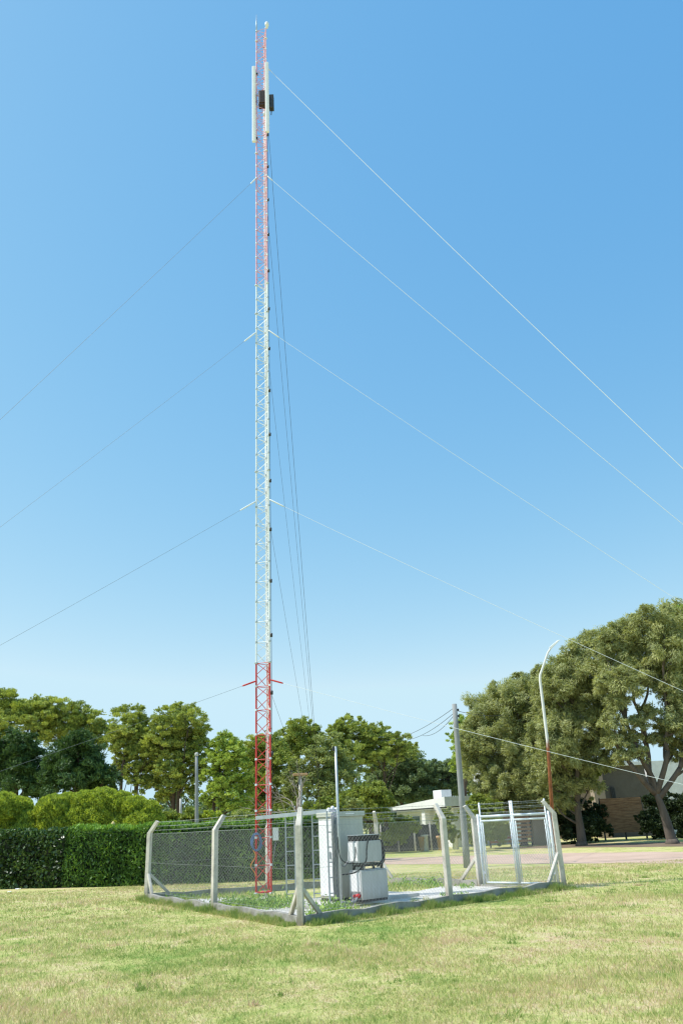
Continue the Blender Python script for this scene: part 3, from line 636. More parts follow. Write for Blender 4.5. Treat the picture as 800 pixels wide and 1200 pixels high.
def cable(mb, pts, r=.018, n=10):
    P = [Vector(p) for p in pts]; out = []
    for i in range(len(P)-1):
        p0, p1, p2, p3 = P[max(i-1, 0)], P[i], P[i+1], P[min(i+2, len(P)-1)]
        for k in range(n):
            t = k/n; out.append(.5*((2*p1)+(p2-p0)*t+(2*p0-5*p1+4*p2-p3)*t*t+(3*p1-p0-3*p2+p3)*t**3))
    mb.tube(out+[P[-1]], r, 6)
cable(cb, [e0+UX*.25-UY*.02+UZ*.66, e0+UX*.16-UY*.05+UZ*.45, e0+UX*.1-UY*.06+UZ*.18, e0-UX*.2-UY*.06-UZ*.02, e0-UX*.6-UY*.03-UZ*.05], .016)
cable(cb, [e0+UX*.66+UZ*.62, e0+UX*.71-UY*.01+UZ*.48, e0+UX*.71-UY*.02+UZ*.25, e0+UX*.6-UY*.03+UZ*.1], .028)
cable(cb, [e0+UX*.7+UY*.1+UZ*.64, e0+UX*.75+UY*.05+UZ*.4, e0+UX*.72+UZ*.16, e0+UX*.5+UZ*.06], .02)
cable(cb, [e0-UX*.06+UY*.1+UZ*.5, e0-UX*.15+UY*.02+UZ*.28, e0-UX*.33-UY*.02+UZ*.16, e0-UX*.6+UZ*.3, e0-UX*.66+UZ*.75], .012)
cb.build('cable', M['black'], rec)
cb = MB(); cable(cb, [b0-UX*.05+UY*.12+UZ*.13, b0-UX*.2+UY*.02+UZ*.05, b0-UX*.42-UY*.02+UZ*.03, b0-UX*.62+UZ*.05], .028)
cable(cb, [b0-UX*.05+UY*.25+UZ*.12, b0-UX*.25+UY*.1+UZ*.03, b0-UX*.5+UY*.06+UZ*.03], .02)
cb.build('cable', M['greycable'], bat)
# three upright cable ladders and the tray above them
def ladder(p, d, wdt, hgt, label, ref):
    o = empty('cable_ladder', p, label, 'cable ladder', 'galvanised cable ladders beside the cabinet'); d = d.normalized(); s = Vector((-d.y, d.x, 0))
    for k in (0, 1):
        mb = MB(); mb.cbox(p+d*wdt*(k-.5)+UZ*hgt/2, (.032, .05, hgt), d, s); mb.build('rail', M['galv'], o)
    n = int(hgt/.33); 
    for q in range(n):
        mb = MB(); mb.tube([p-d*wdt*.5+UZ*(.2+q*.33), p+d*wdt*.5+UZ*(.2+q*.33)], .014, 6); mb.build('rung', M['galv'], o)
    return o
px = Vector((1, 0, 0))
l1 = Vector((-1.74, 21.45, .0)); l2 = Vector((-1.02, 21.25, .0)); l3 = N0-UX*.10-UY*.14
ladder(l1, px, .23, 2.0, 'galvanised upright cable ladder nearest the red mast', 1)
ladder(l2, px, .26, 2.12, 'galvanised upright cable ladder between the front corner post and the tall cabinet', 2)
ladder(l3, UX*.9-UY*.4, .28, 2.0, 'galvanised cable ladder up the front of the beige cabinet, thick with cables', 3)
tr0 = Vector((-2.62, 21.30, 1.98)); tr1 = Vector((-.62, 20.55, 2.06))
tray = empty('cable_tray', tr0, 'horizontal galvanised cable tray bridging from the mast to the cabinet top', 'cable tray'); td = (tr1-tr0).normalized(); ts = Vector((-td.y, td.x, 0)).normalized(); tL = (tr1-tr0).length
for k in (0, 1):
    mb = MB(); mb.box(tr0+ts*(.25*k), td*tL, ts*.02, UZ*.09); mb.build('rail', M['galv'], tray)
for q in range(9): mb = MB(); mb.box(tr0+td*(.1+q*.24)+ts*.02+UZ*.015, td*.03, ts*.23, UZ*.02); mb.build('rung', M['galv'], tray)
mb = MB()
for q in range(5): mb.tube([tr0+td*(tL*t)+ts*(.05+q*.04)+UZ*(.055+.012*math.sin(t*9+q)) for t in [k/14 for k in range(15)]], .017, 6)
mb.build('cable', M['greycable'], tray)
cb = MB()
for q in range(6):
    o1 = (q-2.5)*.035; cable(cb, [tr1+UX*(.02+o1*.4)+UZ*.05, l3+UX*(.04+o1)-UY*.02+UZ*1.85, l3+UX*(.02+o1+.02*math.sin(q))-UY*.05+UZ*1.2, l3+UX*(o1-.02*math.sin(q*2))-UY*.05+UZ*.5, l3+UX*(o1+.03)-UY*.04+UZ*.06], .014+.004*(q % 2))
cable(cb, [l3-UX*.02-UY*.06+UZ*1.9, l3-UX*.10-UY*.12+UZ*1.5, l3+UX*.02-UY*.10+UZ*1.05, l3+UX*.2-UY*.09+UZ*.75, l3+UX*.5-UY*.05+UZ*1.0], .022)
tag(cb.build('cable_bundle', M['greycable'], base=l3), 'bundle of grey and black cables dropping down the ladder on the cabinet', 'cables')
mb = MB(); g0 = tr1-UZ*.02+UX*.0
for q, (ox, oz, rr) in enumerate(((-.12, .06, .055), (.0, .1, .05), (.12, .06, .06), (-.05, -.12, .06), (-.1, -.28, .05))):
    mb.lathe(g0+UX*ox-UY*.05+UZ*(oz-.05), [(rr*.6, 0), (rr, .03), (rr, .09), (rr*.5, .12)], 9)
tag(mb.build('cable_gland_fittings', M['white'], base=g0), 'cluster of white cable fittings where the tray meets the cabinet', 'cable fittings')
tb = Vector((-.44, 19.57, 0)); tpole = empty('steel_pole', tb, 'thin galvanised steel pole standing in front of the beige cabinet', 'pole')
mb = MB(); mb.tube([tb, tb+Vector((.005, 0, 1.8)), tb+Vector((.01, 0, 3.55))], .032, 10); mb.build('tube', M['galv'], tpole)
mb = MB(); mb.cbox(tb+Vector((-.04, 0, 3.5)), (.07, .06, .1)); mb.build('sensor', M['darksteel'], tpole, bevel=.01)
mb = MB(); mb.lathe(tb+UZ*.005, [(.10, 0), (.10, .02), (.04, .03), (.04, .09)], 10); mb.build('base_plate', M['galv'], tpole)

# ------------------------------------------------------------------ street poles
def straight_pole(name, base, top, r0, r1, mat, label, cat='pole', extra=None):
    o = empty(name, base, label, cat); mb = MB(); n = 6
    mb.tube([lerp(base, top, k/n) for k in range(n+1)], [r0+(r1-r0)*k/n for k in range(n+1)], 12); mb.build('shaft', mat, o); return o
ub = Vector((4.2, 32.72, -.02)); ut = at(532, 825, 32.72)
up = straight_pole('utility_pole', ub, ut, .14, .10, M['poleconc'], 'grey utility pole with wires beside the dirt road, behind the fence', 'utility pole')
mb = MB()
for z in (.25, .5, .75): mb.lathe(ut+Vector((.13, -.02, -z)), [(.02, -.05), (.045, -.03), (.03, 0), (.045, .03), (.02, .05)], 8); mb.tube([ut+Vector((.0, 0, -z)), ut+Vector((.13, -.02, -z))], .012, 5)
mb.build('insulator', M['darksteel'], up)
def span(a, b, sag, r, mat, label, name='overhead_wire', grp='overhead wires from the utility pole'):
    mb = MB(); n = 18; mb.tube([lerp(a, b, k/n)-UZ*sag*4*(k/n)*(1-k/n) for k in range(n+1)], r, 5)
    tag(mb.build(name, mat, base=a), label, 'wire', grp)
wires = [(Vector((-.1, 0, -.2)), at(452, 868, 52), 'upper of the three wires sagging left from the grey utility pole'), (Vector((-.1, 0, -.4)), at(470, 868, 50), 'middle of the three wires sagging left from the grey utility pole'), (Vector((-.1, 0, -.5)), at(495, 862, 46), 'lowest of the three wires sagging left from the grey utility pole')]
for off, e, lab in wires: span(ut+off, e, .25, .011, M['darksteel'], lab)
span(ut+Vector((.13, 0, -.3)), at(590, 838, 44), .1, .011, M['darksteel'], 'short dark wire from the utility pole into the right hand trees')
lb = Vector((7.5, 32.16, 0)); L1 = Vector((7.86, 32.16, 4.54)); L2_ = Vector((7.91, 32.16, 7.04)); L3 = Vector((8.44, 32.16, 8.19)); L4 = Vector((8.97, 32.16, 8.61))
lamp = empty('street_lamp', lb, 'tall leaning street lamp, white above and rusted brown below', 'street lamp')
mb = MB(); mb.tube([lb, L1, L2_-UZ*.1, L2_+Vector((.03, 0, .12)), L3-Vector((.04, 0, .1)), L3+Vector((.12, 0, .10))], [.085, .062, .055, .05, .042, .04], 10); mb.build('pole', M['rustpole'], lamp)
hd = (L4-L3).normalized(); mb = MB(); hs = Vector((0, 1, 0)); hn = hd.cross(hs)
mb.hexa([L3+hd*.08-hs*.06-hn*.04, L4-hs*.10-hn*.02, L4+hs*.10-hn*.02, L3+hd*.08+hs*.06-hn*.04], [L3+hd*.1-hs*.05+hn*.07, L4-hd*.1-hs*.07+hn*.05, L4-hd*.1+hs*.07+hn*.05, L3+hd*.1+hs*.05+hn*.07])
hdm = mb.build('lamp_head', M['lampwhite'], lamp, bevel=.02)
pb = Vector((-8.04, 41.66, 0)); p2 = straight_pole('concrete_pole', pb, at(230.5, 886, 41.66), .115, .075, M['poleconc'], 'grey concrete pole rising behind the hedge in front of the pines', 'pole')
mb = MB(); mb.lathe(at(230.5, 886, 41.66), [(.08, 0), (.10, .02), (.10, .14), (.05, .18)], 10); mb.build('cap', M['slab'], p2)
p3b = foot(212, 46); straight_pole('garden_post', p3b, at(212, 936, 46), .08, .07, M['slab'], 'short pale post between the pines, left of the grey concrete pole', 'post')
mb = MB(); q0 = foot(352, 60); q1 = at(352, 909, 60)
bp = empty('garden_pole', q0, 'pale distant pole with a flat wooden top between tower and cabinet', 'pole'); mb.tube([q0, q1], .13, 8); mb.build('shaft', M['slab'], bp)
mb = MB(); mb.cbox(q1+UZ*.08, (1.1, .5, .16)); mb.build('flat_top', M['terracotta'], bp, bevel=.03)
yb = foot(132, 33.6); yp = empty('marker_post', yb, 'small yellow wooden post poking above the clipped hedge', 'post')
mb = MB(); mb.cbox(yb+Vector((0, 0, 1.09)), (.15, .12, 2.18)); mb.build('shaft', M['yellowwood'], yp); mb = MB(); mb.lathe(yb+UZ*2.18, [(.09, 0), (.09, .05), (.02, .15)], 8); mb.build('cap', M['yellowwood'], yp)
tb_ = at(271, 968, 36); mb = MB(); mb.lathe(Vector((tb_.x, 36, 0)), [(.2, 0), (.2, tb_.z-.2), (.26, tb_.z-.15), (.24, tb_.z+.1), (.1, tb_.z+.2)], 12)
tag(mb.build('clay_chimney', M['terracotta'], base=(tb_.x, 36, 0)), 'tan clay chimney top just above the hedge left of the mast', 'chimney')

# ------------------------------------------------------------------ trees
def limb(mb, a, b, r0, r1, rng, bend=.12, n=5):
    d = b-a; L = d.length; w1 = Vector(rng.normal(size=3))*L*bend; w2 = Vector(rng.normal(size=3))*L*bend*.5
    pts = [a+d*t+w1*math.sin(math.pi*t)*.6+w2*math.sin(2*math.pi*t)*.5 for t in [k/n for k in range(n+1)]]
    mb.tube(pts, [r0+(r1-r0)*k/n for k in range(n+1)], 7); return pts
def tree(name, label, Y, blobs, kind, leaf, trunks, bark='bark', dens=1.0, depth=.9, r0=.22, fork=.45, grp=None, L=None, squash=.85, jit=1.0, cat='tree', forks=()):
    rng = np.random.default_rng(abs(hash((round(Y*10), len(blobs), blobs[0][0], blobs[0][1]))) % (2**31))
    cen = []
    for (x, y, rp) in blobs:
        R = rp*Y/FPX/.93*(1.0 if kind in ('bush', 'shrub') else 1.18); yy = Y+rng.uniform(-1, 1)*depth*R*jit
        cen.append((at(x, y, yy), R*rng.uniform(.88, 1.1)))
    fx = foot(trunks[0][0], Y) if trunks else Vector((cen[0][0].x, Y, 0))
    root = empty(name, fx, label, cat, grp)
    mb = MB()
    tops = []
    for (bx, tx, ty) in trunks:
        b = foot(bx, Y); t = at(tx, ty, Y); pts = limb(mb, b-UZ*.1, t, r0, r0*.5, rng, .035, 7); mb.tube([b-UZ*.1, b+UZ*.25], [r0*1.45, r0*.98], 9)
        tops.append(pts)
    for fk in forks:
        q = [at(x, y, Y+(rng.uniform(-.6, .6) if i else 0)) for i, (x, y) in enumerate(fk)]
        for i in range(len(q)-1): tops.append(limb(mb, q[i], q[i+1], r0*(.55-.16*i), r0*(.42-.16*i), rng, .07, 7))
    for (c, R) in cen:
        if tops:
            ps = min(tops, key=lambda q: (q[-1]-c).length); s = ps[min(len(ps)-1, 4+int(rng.integers(0, 4)))]
            if c.z < s.z: s = ps[3]
            limb(mb, s, c, r0*.30, r0*.08, rng, .10)
            for _ in range(3):
                d = Vector(rng.normal(size=3)).normalized()*R*.75; limb(mb, lerp(s, c, .75), c+d, r0*.11, r0*.035, rng, .1, 3)
    if mb.v: mb.build('trunk', M[bark], root)
    Vs = []; Ss = []
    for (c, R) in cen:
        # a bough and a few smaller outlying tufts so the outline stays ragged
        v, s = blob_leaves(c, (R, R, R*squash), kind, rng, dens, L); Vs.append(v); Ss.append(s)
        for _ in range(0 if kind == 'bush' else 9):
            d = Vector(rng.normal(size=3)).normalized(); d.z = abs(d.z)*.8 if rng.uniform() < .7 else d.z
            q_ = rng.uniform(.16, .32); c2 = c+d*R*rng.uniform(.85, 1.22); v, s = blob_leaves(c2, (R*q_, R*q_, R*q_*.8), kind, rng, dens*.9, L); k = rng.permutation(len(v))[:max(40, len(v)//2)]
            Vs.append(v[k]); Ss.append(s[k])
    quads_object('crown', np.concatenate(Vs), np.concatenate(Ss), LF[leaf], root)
    return root
PG = 'pines behind the hedge'
tree('pine_tree', 'broad umbrella pine at the far left edge, flat topped', 64, [(-18, 836, 26), (6, 834, 20), (28, 836, 17), (47, 838, 17), (60, 833, 12), (18, 848, 14), (-20, 862, 20), (40, 850, 12), (0, 866, 9), (44, 864, 8)], 'pine', 'pine', [(-14, -8, 850)], grp=PG)
tree('pine_tree', 'rounded pine behind the dark conifers, just right of the umbrella pine', 66, [(68, 846, 16), (86, 842, 15), (104, 846, 14), (120, 858, 11), (76, 862, 15), (98, 864, 14), (58, 858, 12), (112, 872, 11), (128, 868, 8)], 'pine', 'pine', [(96, 92, 862)], grp=PG)
tree('pine_tree', 'slim pine with a visible bare trunk, left of the tallest pine', 60, [(152, 846, 14), (142, 860, 10), (163, 855, 13), (150, 872, 12), (168, 868, 11), (141, 878, 8), (160, 886, 11), (172, 884, 9), (146, 894, 9), (158, 902, 9), (172, 902, 9), (150, 910, 8), (164, 918, 8), (176, 918, 8), (136, 904, 7), (136, 866, 8)], 'pine', 'pine', [(141, 150, 868), (166, 163, 865)], grp=PG, r0=.17)
tree('pine_tree', 'tallest pine with a dense crown, left of the grey pole', 60, [(209, 842, 15), (224, 848, 14), (196, 852, 14), (232, 862, 11), (212, 864, 17), (190, 868, 13), (228, 880, 11), (205, 884, 15), (188, 888, 11), (182, 872, 9), (186, 918, 9), (200, 924, 9), (230, 912, 9), (226, 928, 8), (192, 934, 7), (218, 898, 13), (198, 904, 12), (232, 898, 8), (184, 904, 8), (212, 916, 10)], 'pine', 'pine', [(203, 208, 880), (209, 214, 880)], grp=PG)
tree('pine_tree', 'small tufted pine right of the grey pole, left of the mast', 58, [(264, 871, 11), (255, 880, 9), (274, 882, 11), (252, 894, 9), (268, 897, 12), (281, 898, 9), (258, 910, 10), (275, 914, 11), (250, 926, 8), (264, 928, 11), (282, 930, 11), (290, 916, 8), (246, 908, 7), (250, 942, 8), (268, 944, 10), (284, 946, 9), (242, 938, 6)], 'pine', 'pinelt', [(240, 258, 900), (244, 268, 900)], grp=PG, r0=.16)
tree('pine_tree', 'pine standing directly behind the red lattice', 64, [(300, 878, 14), (318, 876, 13), (290, 892, 13), (310, 896, 14), (326, 894, 12), (300, 914, 14), (320, 916, 14), (305, 934, 13), (325, 938, 12), (300, 950, 11), (318, 952, 12)], 'pine', 'pine', [(306, 307, 900)], grp=PG)
tree('pine_tree', 'round topped pine just right of the mast', 68, [(352, 857, 13), (340, 866, 11), (364, 866, 12), (352, 875, 13), (336, 880, 9), (368, 880, 10), (345, 890, 10)], 'pine', 'pine', [(350, 350, 885)], grp=PG)
tree('pine_tree', 'highest pine of the middle group, above the thin steel pole', 68, [(408, 852, 13), (395, 858, 9), (422, 860, 12), (408, 869, 13), (394, 874, 9), (428, 876, 9), (412, 886, 13), (398, 892, 11), (426, 892, 11)], 'pine', 'pine', [(409, 409, 880)], grp=PG)
tree('pine_tree', 'lower pine sloping down to the right above the grey green oak', 68, [(442, 862, 10), (435, 876, 10), (452, 874, 10), (466, 874, 11), (478, 880, 8), (446, 888, 11), (462, 888, 10), (432, 892, 10)], 'pine', 'pine', [(450, 450, 890)], grp=PG)
tree('conifer_tree', 'dark green drooping conifer above the left end of the bushes', 48, [(8, 880, 15), (25, 875, 13), (-12, 895, 20), (14, 898, 18), (35, 892, 14), (0, 920, 22), (28, 918, 20), (48, 912, 13), (45, 930, 14)], 'dark', 'dark', [(20, 20, 905)], grp='dark conifers', dens=1.2)
tree('conifer_tree', 'dark green feathery conifer in front of the rounded pine', 47, [(92, 874, 12), (80, 886, 14), (104, 884, 14), (70, 900, 15), (92, 902, 18), (114, 900, 13), (64, 918, 16), (88, 920, 18), (110, 918, 16), (126, 914, 9), (122, 928, 11)], 'dark', 'dark', [(92, 92, 900)], grp='dark conifers', dens=1.2)
tree('broadleaf_tree', 'hazy olive tree filling the gap behind the thin steel pole', 62, [(385, 878, 13), (372, 890, 12), (390, 896, 13), (355, 905, 13), (375, 910, 14), (395, 915, 14), (360, 925, 13), (342, 915, 11), (385, 932, 13), (405, 905, 11), (342, 938, 12)], 'oak', 'olive', [(376, 378, 905)], 'greybark', dens=.8)
tree('oak_tree', 'grey green spreading oak left of the utility pole', 74, [(456, 900, 14), (472, 896, 14), (488, 905, 12), (442, 908, 12), (460, 914, 15), (480, 918, 15), (498, 920, 11), (446, 926, 13), (468, 932, 14), (488, 934, 13), (502, 934, 9)], 'oak', 'oak', [(470, 470, 910)], 'bark', dens=1.2)
tree('broadleaf_tree', 'yellow green bushy tree right behind the cabinet', 52, [(428, 934, 11), (442, 930, 10), (416, 942, 10), (434, 946, 12), (450, 944, 9), (424, 956, 10), (442, 958, 10), (408, 950, 8)], 'oak', 'lime', [(433, 433, 935)], 'greybark')
tree('broadleaf_tree', 'dark distant tree just behind the grey utility pole', 75, [(512, 908, 11), (526, 906, 11), (540, 912, 11), (518, 922, 12), (534, 926, 12), (506, 930, 9), (548, 925, 10)], 'oak', 'oak', [(525, 525, 915)], dens=1.2)
tree('pine_tree', 'bright pine right of the utility pole against the sky', 66, [(543, 852, 10), (553, 860, 10), (540, 868, 11), (552, 876, 11), (540, 884, 10), (550, 896, 11), (537, 898, 8)], 'pine', 'pinelt', [(545, 545, 880)], grp=PG)
tree('conifer_tree', 'tiny dark conifer tip showing above the grey green casuarina', 75, [(602, 803, 4), (602, 810, 5), (602, 819, 6), (602, 830, 8)], 'dark', 'dark', [(602, 602, 815)], dens=1.2)
CG = 'casuarinas along the far side of the road'
tree('casuarina_tree', 'leftmost casuarina, darker grey green, between utility pole and street lamp', 54,
     [(570, 838, 19), (592, 818, 16), (612, 806, 15), (562, 858, 16), (585, 846, 20), (608, 832, 20), (628, 815, 15), (568, 882, 18), (592, 872, 21), (616, 858, 20), (560, 900, 13), (582, 902, 17), (606, 894, 20), (626, 882, 18), (596, 922, 16), (566, 918, 12), (600, 944, 13), (622, 940, 14), (640, 930, 13), (586, 936, 11), (556, 892, 11), (618, 918, 18), (636, 905, 16), (575, 920, 10), (632, 845, 16), (640, 824, 15), (642, 862, 17), (630, 868, 15), (630, 802, 12), (612, 948, 12), (632, 950, 11), (570, 932, 9), (556, 876, 12), (548, 866, 8)],
     'casu', 'casu', [(612, 606, 880)], 'greybark', grp=CG, dens=.95)
tree('casuarina_tree', 'middle casuarina with a whitewashed trunk, behind the street lamp', 49,
     [(655, 790, 16), (672, 772, 16), (690, 760, 14), (645, 812, 17), (668, 802, 21), (690, 788, 19), (650, 838, 20), (674, 832, 22), (696, 815, 18), (643, 864, 18), (664, 862, 20), (688, 850, 19), (652, 888, 18), (674, 890, 17), (696, 878, 14), (660, 908, 13), (684, 910, 12), (640, 900, 15), (706, 846, 13), (650, 922, 12), (668, 924, 10), (636, 920, 12), (700, 898, 10), (714, 892, 9), (650, 942, 11), (664, 944, 9), (692, 922, 10), (634, 790, 9), (710, 830, 12), (706, 868, 10)],
     'casu', 'casu', [(679, 676, 936)], 'greybark', grp=CG, dens=.9, r0=.30, forks=[[(676, 938), (664, 895), (656, 850)], [(676, 936), (686, 890), (692, 840)], [(676, 940), (674, 880), (672, 820)]])
tree('casuarina_tree', 'rightmost casuarina with forked leaning trunk at the picture edge', 45.6,
     [(712, 752, 15), (730, 745, 16), (750, 738, 17), (772, 732, 18), (796, 735, 20), (716, 776, 17), (738, 770, 19), (760, 762, 20), (786, 764, 22), (812, 765, 22), (722, 802, 17), (744, 796, 17), (772, 794, 19), (800, 796, 22), (724, 828, 13), (792, 826, 19), (816, 828, 22), (800, 854, 17), (824, 862, 22), (718, 850, 11), (778, 812, 13), (738, 868, 10), (722, 872, 9), (792, 876, 11), (802, 892, 10), (778, 862, 9), (790, 850, 10), (712, 806, 13), (730, 888, 8), (745, 886, 8), (812, 884, 12), (760, 838, 9), (748, 848, 8), (764, 868, 7)],
     'casu', 'casu', [(785, 768, 928)], 'greybark', grp=CG, dens=.9, r0=.31,
     forks=[[(768, 930), (738, 895), (722, 868)], [(768, 928), (756, 870), (742, 822)], [(769, 930), (782, 880), (784, 830)], [(771, 936), (796, 900), (806, 850)], [(768, 928), (748, 880), (728, 820)]])
tree('broadleaf_tree', 'bright green treetop behind the rightmost casuarina', 62, [(800, 722, 12), (815, 728, 16), (790, 730, 9), (825, 745, 16)], 'pine', 'pinelt', [(815, 815, 735)])
# bare dead tree behind the cable tray
dr = np.random.default_rng(5); db = foot(372, 41); dt = empty('dead_tree', db, 'bare dead tree with grey spreading branches behind the cable tray', 'tree'); mb = MB()
def twig(a, d, L, r, depth):
    b = a+d*L; limb(mb, a, b, r, r*.55, dr, .08, 4)
    if depth:
        for _ in range(3): twig(lerp(a, b, dr.uniform(.55, 1)), (d+Vector(dr.normal(size=3))*.55+Vector((-.18, 0, .05))).normalized(), L*dr.uniform(.5, .8), r*.5, depth-1)
twig(db, Vector((-.35, 0, .95)), 2.3, .11, 4); mb.build('trunk', M['deadwood'], dt)

# ------------------------------------------------------------------ bushes and hedges
def bush(name, label, Y, blobs, leaf, dens=1.0, kind='shrub', grp=None, L=None, cat='shrub'):
    return tree(name, label, Y, blobs, kind, leaf, [], dens=dens, depth=.6, grp=grp, L=L, squash=.8, cat=cat)
bush('bush', 'big rounded bright green bush at the far left above the hedge', 39, [(0, 948, 20), (20, 950, 18), (-18, 950, 22), (32, 962, 14), (5, 968, 20), (28, 976, 14)], 'bush', 1.3, 'bush', 'rounded bushes above the hedge')
bush('bush', 'wide flat topped bright green bush above the clipped hedge', 39, [(62, 948, 17), (80, 943, 16), (100, 941, 16), (120, 940, 16), (140, 942, 16), (158, 946, 15), (174, 950, 13), (66, 964, 18), (90, 962, 20), (115, 960, 20), (140, 962, 20), (165, 966, 18), (184, 962, 10)], 'bush', 1.3, 'bush', 'rounded bushes above the hedge')
sg = 'low shrubs behind the hedge'
LOWS = [((200, 958, 10), 'lime', 'just right of the wide flat bush'), ((222, 956, 11), 'lime', 'below the grey concrete pole'), ((247, 958, 10), 'bush', 'right of the grey concrete pole'),
        ((285, 957, 12), 'olive', 'left of the red mast legs'), ((322, 955, 12), 'lime', 'behind the gap right of the mast'), ((345, 956, 12), 'olive', 'behind the upright cable ladders'), ((366, 950, 12), 'lime', 'at the foot of the dead tree'), ((390, 946, 13), 'lime', 'left of the beige cabinet top'), ((410, 945, 12), 'olive', 'above the cabinet lid')]
for (x, y, r), lf, wh in LOWS:
    bush('shrub', 'low green shrub %s' % wh, 43, [(x, y+3, r), (x-r*.6, y+9, r*.8), (x+r*.6, y+9, r*.8), (x, y+14, r)], lf, 1.0, 'shrub', sg)
for x, y, r, Y, lf, lab in ((475, 966, 9, 52.5, 'lime', 'round green bush in front of the dark cloth wall, under the canopy'), (462, 976, 9, 52, 'lime', 'small green bush at the left end of the dark cloth wall'), (522, 958, 8, 50, 'olive', 'dull olive shrub between white house and utility pole'),
    (525, 974, 7, 48, 'olive', 'low olive shrub left of the utility pole foot'), (566, 945, 15, 52, 'lime', 'yellow green shrub below the white tower block'), (582, 968, 12, 50, 'olive', 'shrub behind the left leaf of the gate'), (556, 972, 11, 48, 'olive', 'low shrub between utility pole and gate'), (604, 940, 14, 54, 'lime', 'bright shrub above the gate middle')):
    bush('shrub', lab, Y, [(x, y, r), (x-r*.8, y+r*.6, r*.8), (x+r*.8, y+r*.5, r*.8), (x, y+r*1.1, r*.9)], lf, 1.0)
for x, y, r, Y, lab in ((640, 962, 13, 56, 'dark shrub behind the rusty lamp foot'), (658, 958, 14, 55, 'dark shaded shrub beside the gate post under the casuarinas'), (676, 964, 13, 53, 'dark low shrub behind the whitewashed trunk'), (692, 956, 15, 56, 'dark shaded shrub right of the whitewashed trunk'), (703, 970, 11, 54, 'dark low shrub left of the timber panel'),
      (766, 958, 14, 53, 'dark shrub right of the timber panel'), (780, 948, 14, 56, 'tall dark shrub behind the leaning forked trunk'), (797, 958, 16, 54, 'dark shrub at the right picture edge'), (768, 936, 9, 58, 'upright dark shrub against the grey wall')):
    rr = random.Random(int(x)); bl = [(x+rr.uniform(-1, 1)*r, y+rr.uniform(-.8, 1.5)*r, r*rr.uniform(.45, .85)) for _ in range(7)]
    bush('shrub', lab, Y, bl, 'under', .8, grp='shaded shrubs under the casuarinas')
bush('vine', 'small bright yellow green spray under the middle of the casuarinas', 50, [(702, 902, 6), (708, 896, 4), (700, 908, 4)], 'lime', .9, cat='vine')

HA, HB, HM = Vector((-19, 35.4, 0)), Vector((.2, 30.2, 0)), None
def hedge(name, label, p, q, h, thick, leaf, L, W, seed, painted_sun_top=.0, droop=0.0, rough=.1):
    rng = np.random.default_rng(seed); d = (q-p); Ln = d.length; d = d/Ln; nrm = np.array((d.y, -d.x, 0)); dd = np.array(d); p0 = np.array(p)
    Vs = []; Ss = []
    def face(n, ax, fn):
        s = rng.uniform(0, Ln, n); t = rng.uniform(0, 1, n); P, N = fn(s, t); lump = .5+.5*np.sin(s*3.1+4*t+seed)*np.sin(s*1.3-6*t)
        P = P+N*(rng.uniform(-.5, 1, n)*rough+lump*rough*1.2)[:, None]
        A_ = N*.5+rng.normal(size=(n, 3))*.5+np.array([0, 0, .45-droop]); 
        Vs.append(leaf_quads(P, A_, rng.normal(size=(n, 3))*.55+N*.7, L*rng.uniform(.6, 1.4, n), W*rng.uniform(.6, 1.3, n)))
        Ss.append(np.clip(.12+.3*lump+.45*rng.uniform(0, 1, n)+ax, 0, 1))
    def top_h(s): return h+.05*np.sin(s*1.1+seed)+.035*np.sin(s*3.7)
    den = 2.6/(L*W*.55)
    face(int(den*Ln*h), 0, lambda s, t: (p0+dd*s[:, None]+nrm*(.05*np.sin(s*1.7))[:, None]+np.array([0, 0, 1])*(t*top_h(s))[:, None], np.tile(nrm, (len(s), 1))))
    face(int(den*Ln*thick), painted_sun_top, lambda s, t: (p0+dd*s[:, None]-nrm*(t*thick)[:, None]+np.array([0, 0, 1])*top_h(s)[:, None], np.tile([0, 0, 1.], (len(s), 1))))  # top leaves toned lighter, sunlight painted into the leaf colour
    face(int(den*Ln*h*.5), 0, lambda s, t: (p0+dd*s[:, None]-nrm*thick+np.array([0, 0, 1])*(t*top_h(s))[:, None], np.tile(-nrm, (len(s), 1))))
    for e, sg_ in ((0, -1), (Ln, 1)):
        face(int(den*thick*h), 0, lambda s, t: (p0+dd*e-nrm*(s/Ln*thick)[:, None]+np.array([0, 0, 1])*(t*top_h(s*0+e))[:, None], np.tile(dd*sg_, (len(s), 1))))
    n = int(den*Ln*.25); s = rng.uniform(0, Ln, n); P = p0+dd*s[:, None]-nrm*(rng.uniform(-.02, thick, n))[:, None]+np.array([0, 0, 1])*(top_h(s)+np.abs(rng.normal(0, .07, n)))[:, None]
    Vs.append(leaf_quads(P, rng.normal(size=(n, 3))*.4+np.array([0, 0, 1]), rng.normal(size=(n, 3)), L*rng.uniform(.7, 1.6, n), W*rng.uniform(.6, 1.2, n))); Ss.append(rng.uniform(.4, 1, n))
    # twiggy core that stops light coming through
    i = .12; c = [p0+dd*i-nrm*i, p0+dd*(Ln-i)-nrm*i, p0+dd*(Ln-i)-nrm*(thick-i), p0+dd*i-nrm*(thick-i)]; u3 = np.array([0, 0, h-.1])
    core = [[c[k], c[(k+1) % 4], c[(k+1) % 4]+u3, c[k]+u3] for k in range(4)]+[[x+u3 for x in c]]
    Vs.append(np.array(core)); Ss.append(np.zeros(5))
    o = quads_object(name, np.concatenate(Vs), np.concatenate(Ss), LF[leaf], None, tuple(p))
    return tag(o, label, 'hedge')
mid = foot(73, 33); hl = ground(0, 1042); hr = ground(175, 1038)
P0 = hl+(hl-hr).normalized()*5; HMid = lerp(hl, hr, .43); P2 = Vector((.35, 29.9, 0))
P2 = ground(392, 1029)
hedge('hedge', 'glossy ivy covered hedge at the far left end of the lawn', P0, HMid, 2.0, 1.0, 'ivy', .13, .12, 3, .1, .3, .10)
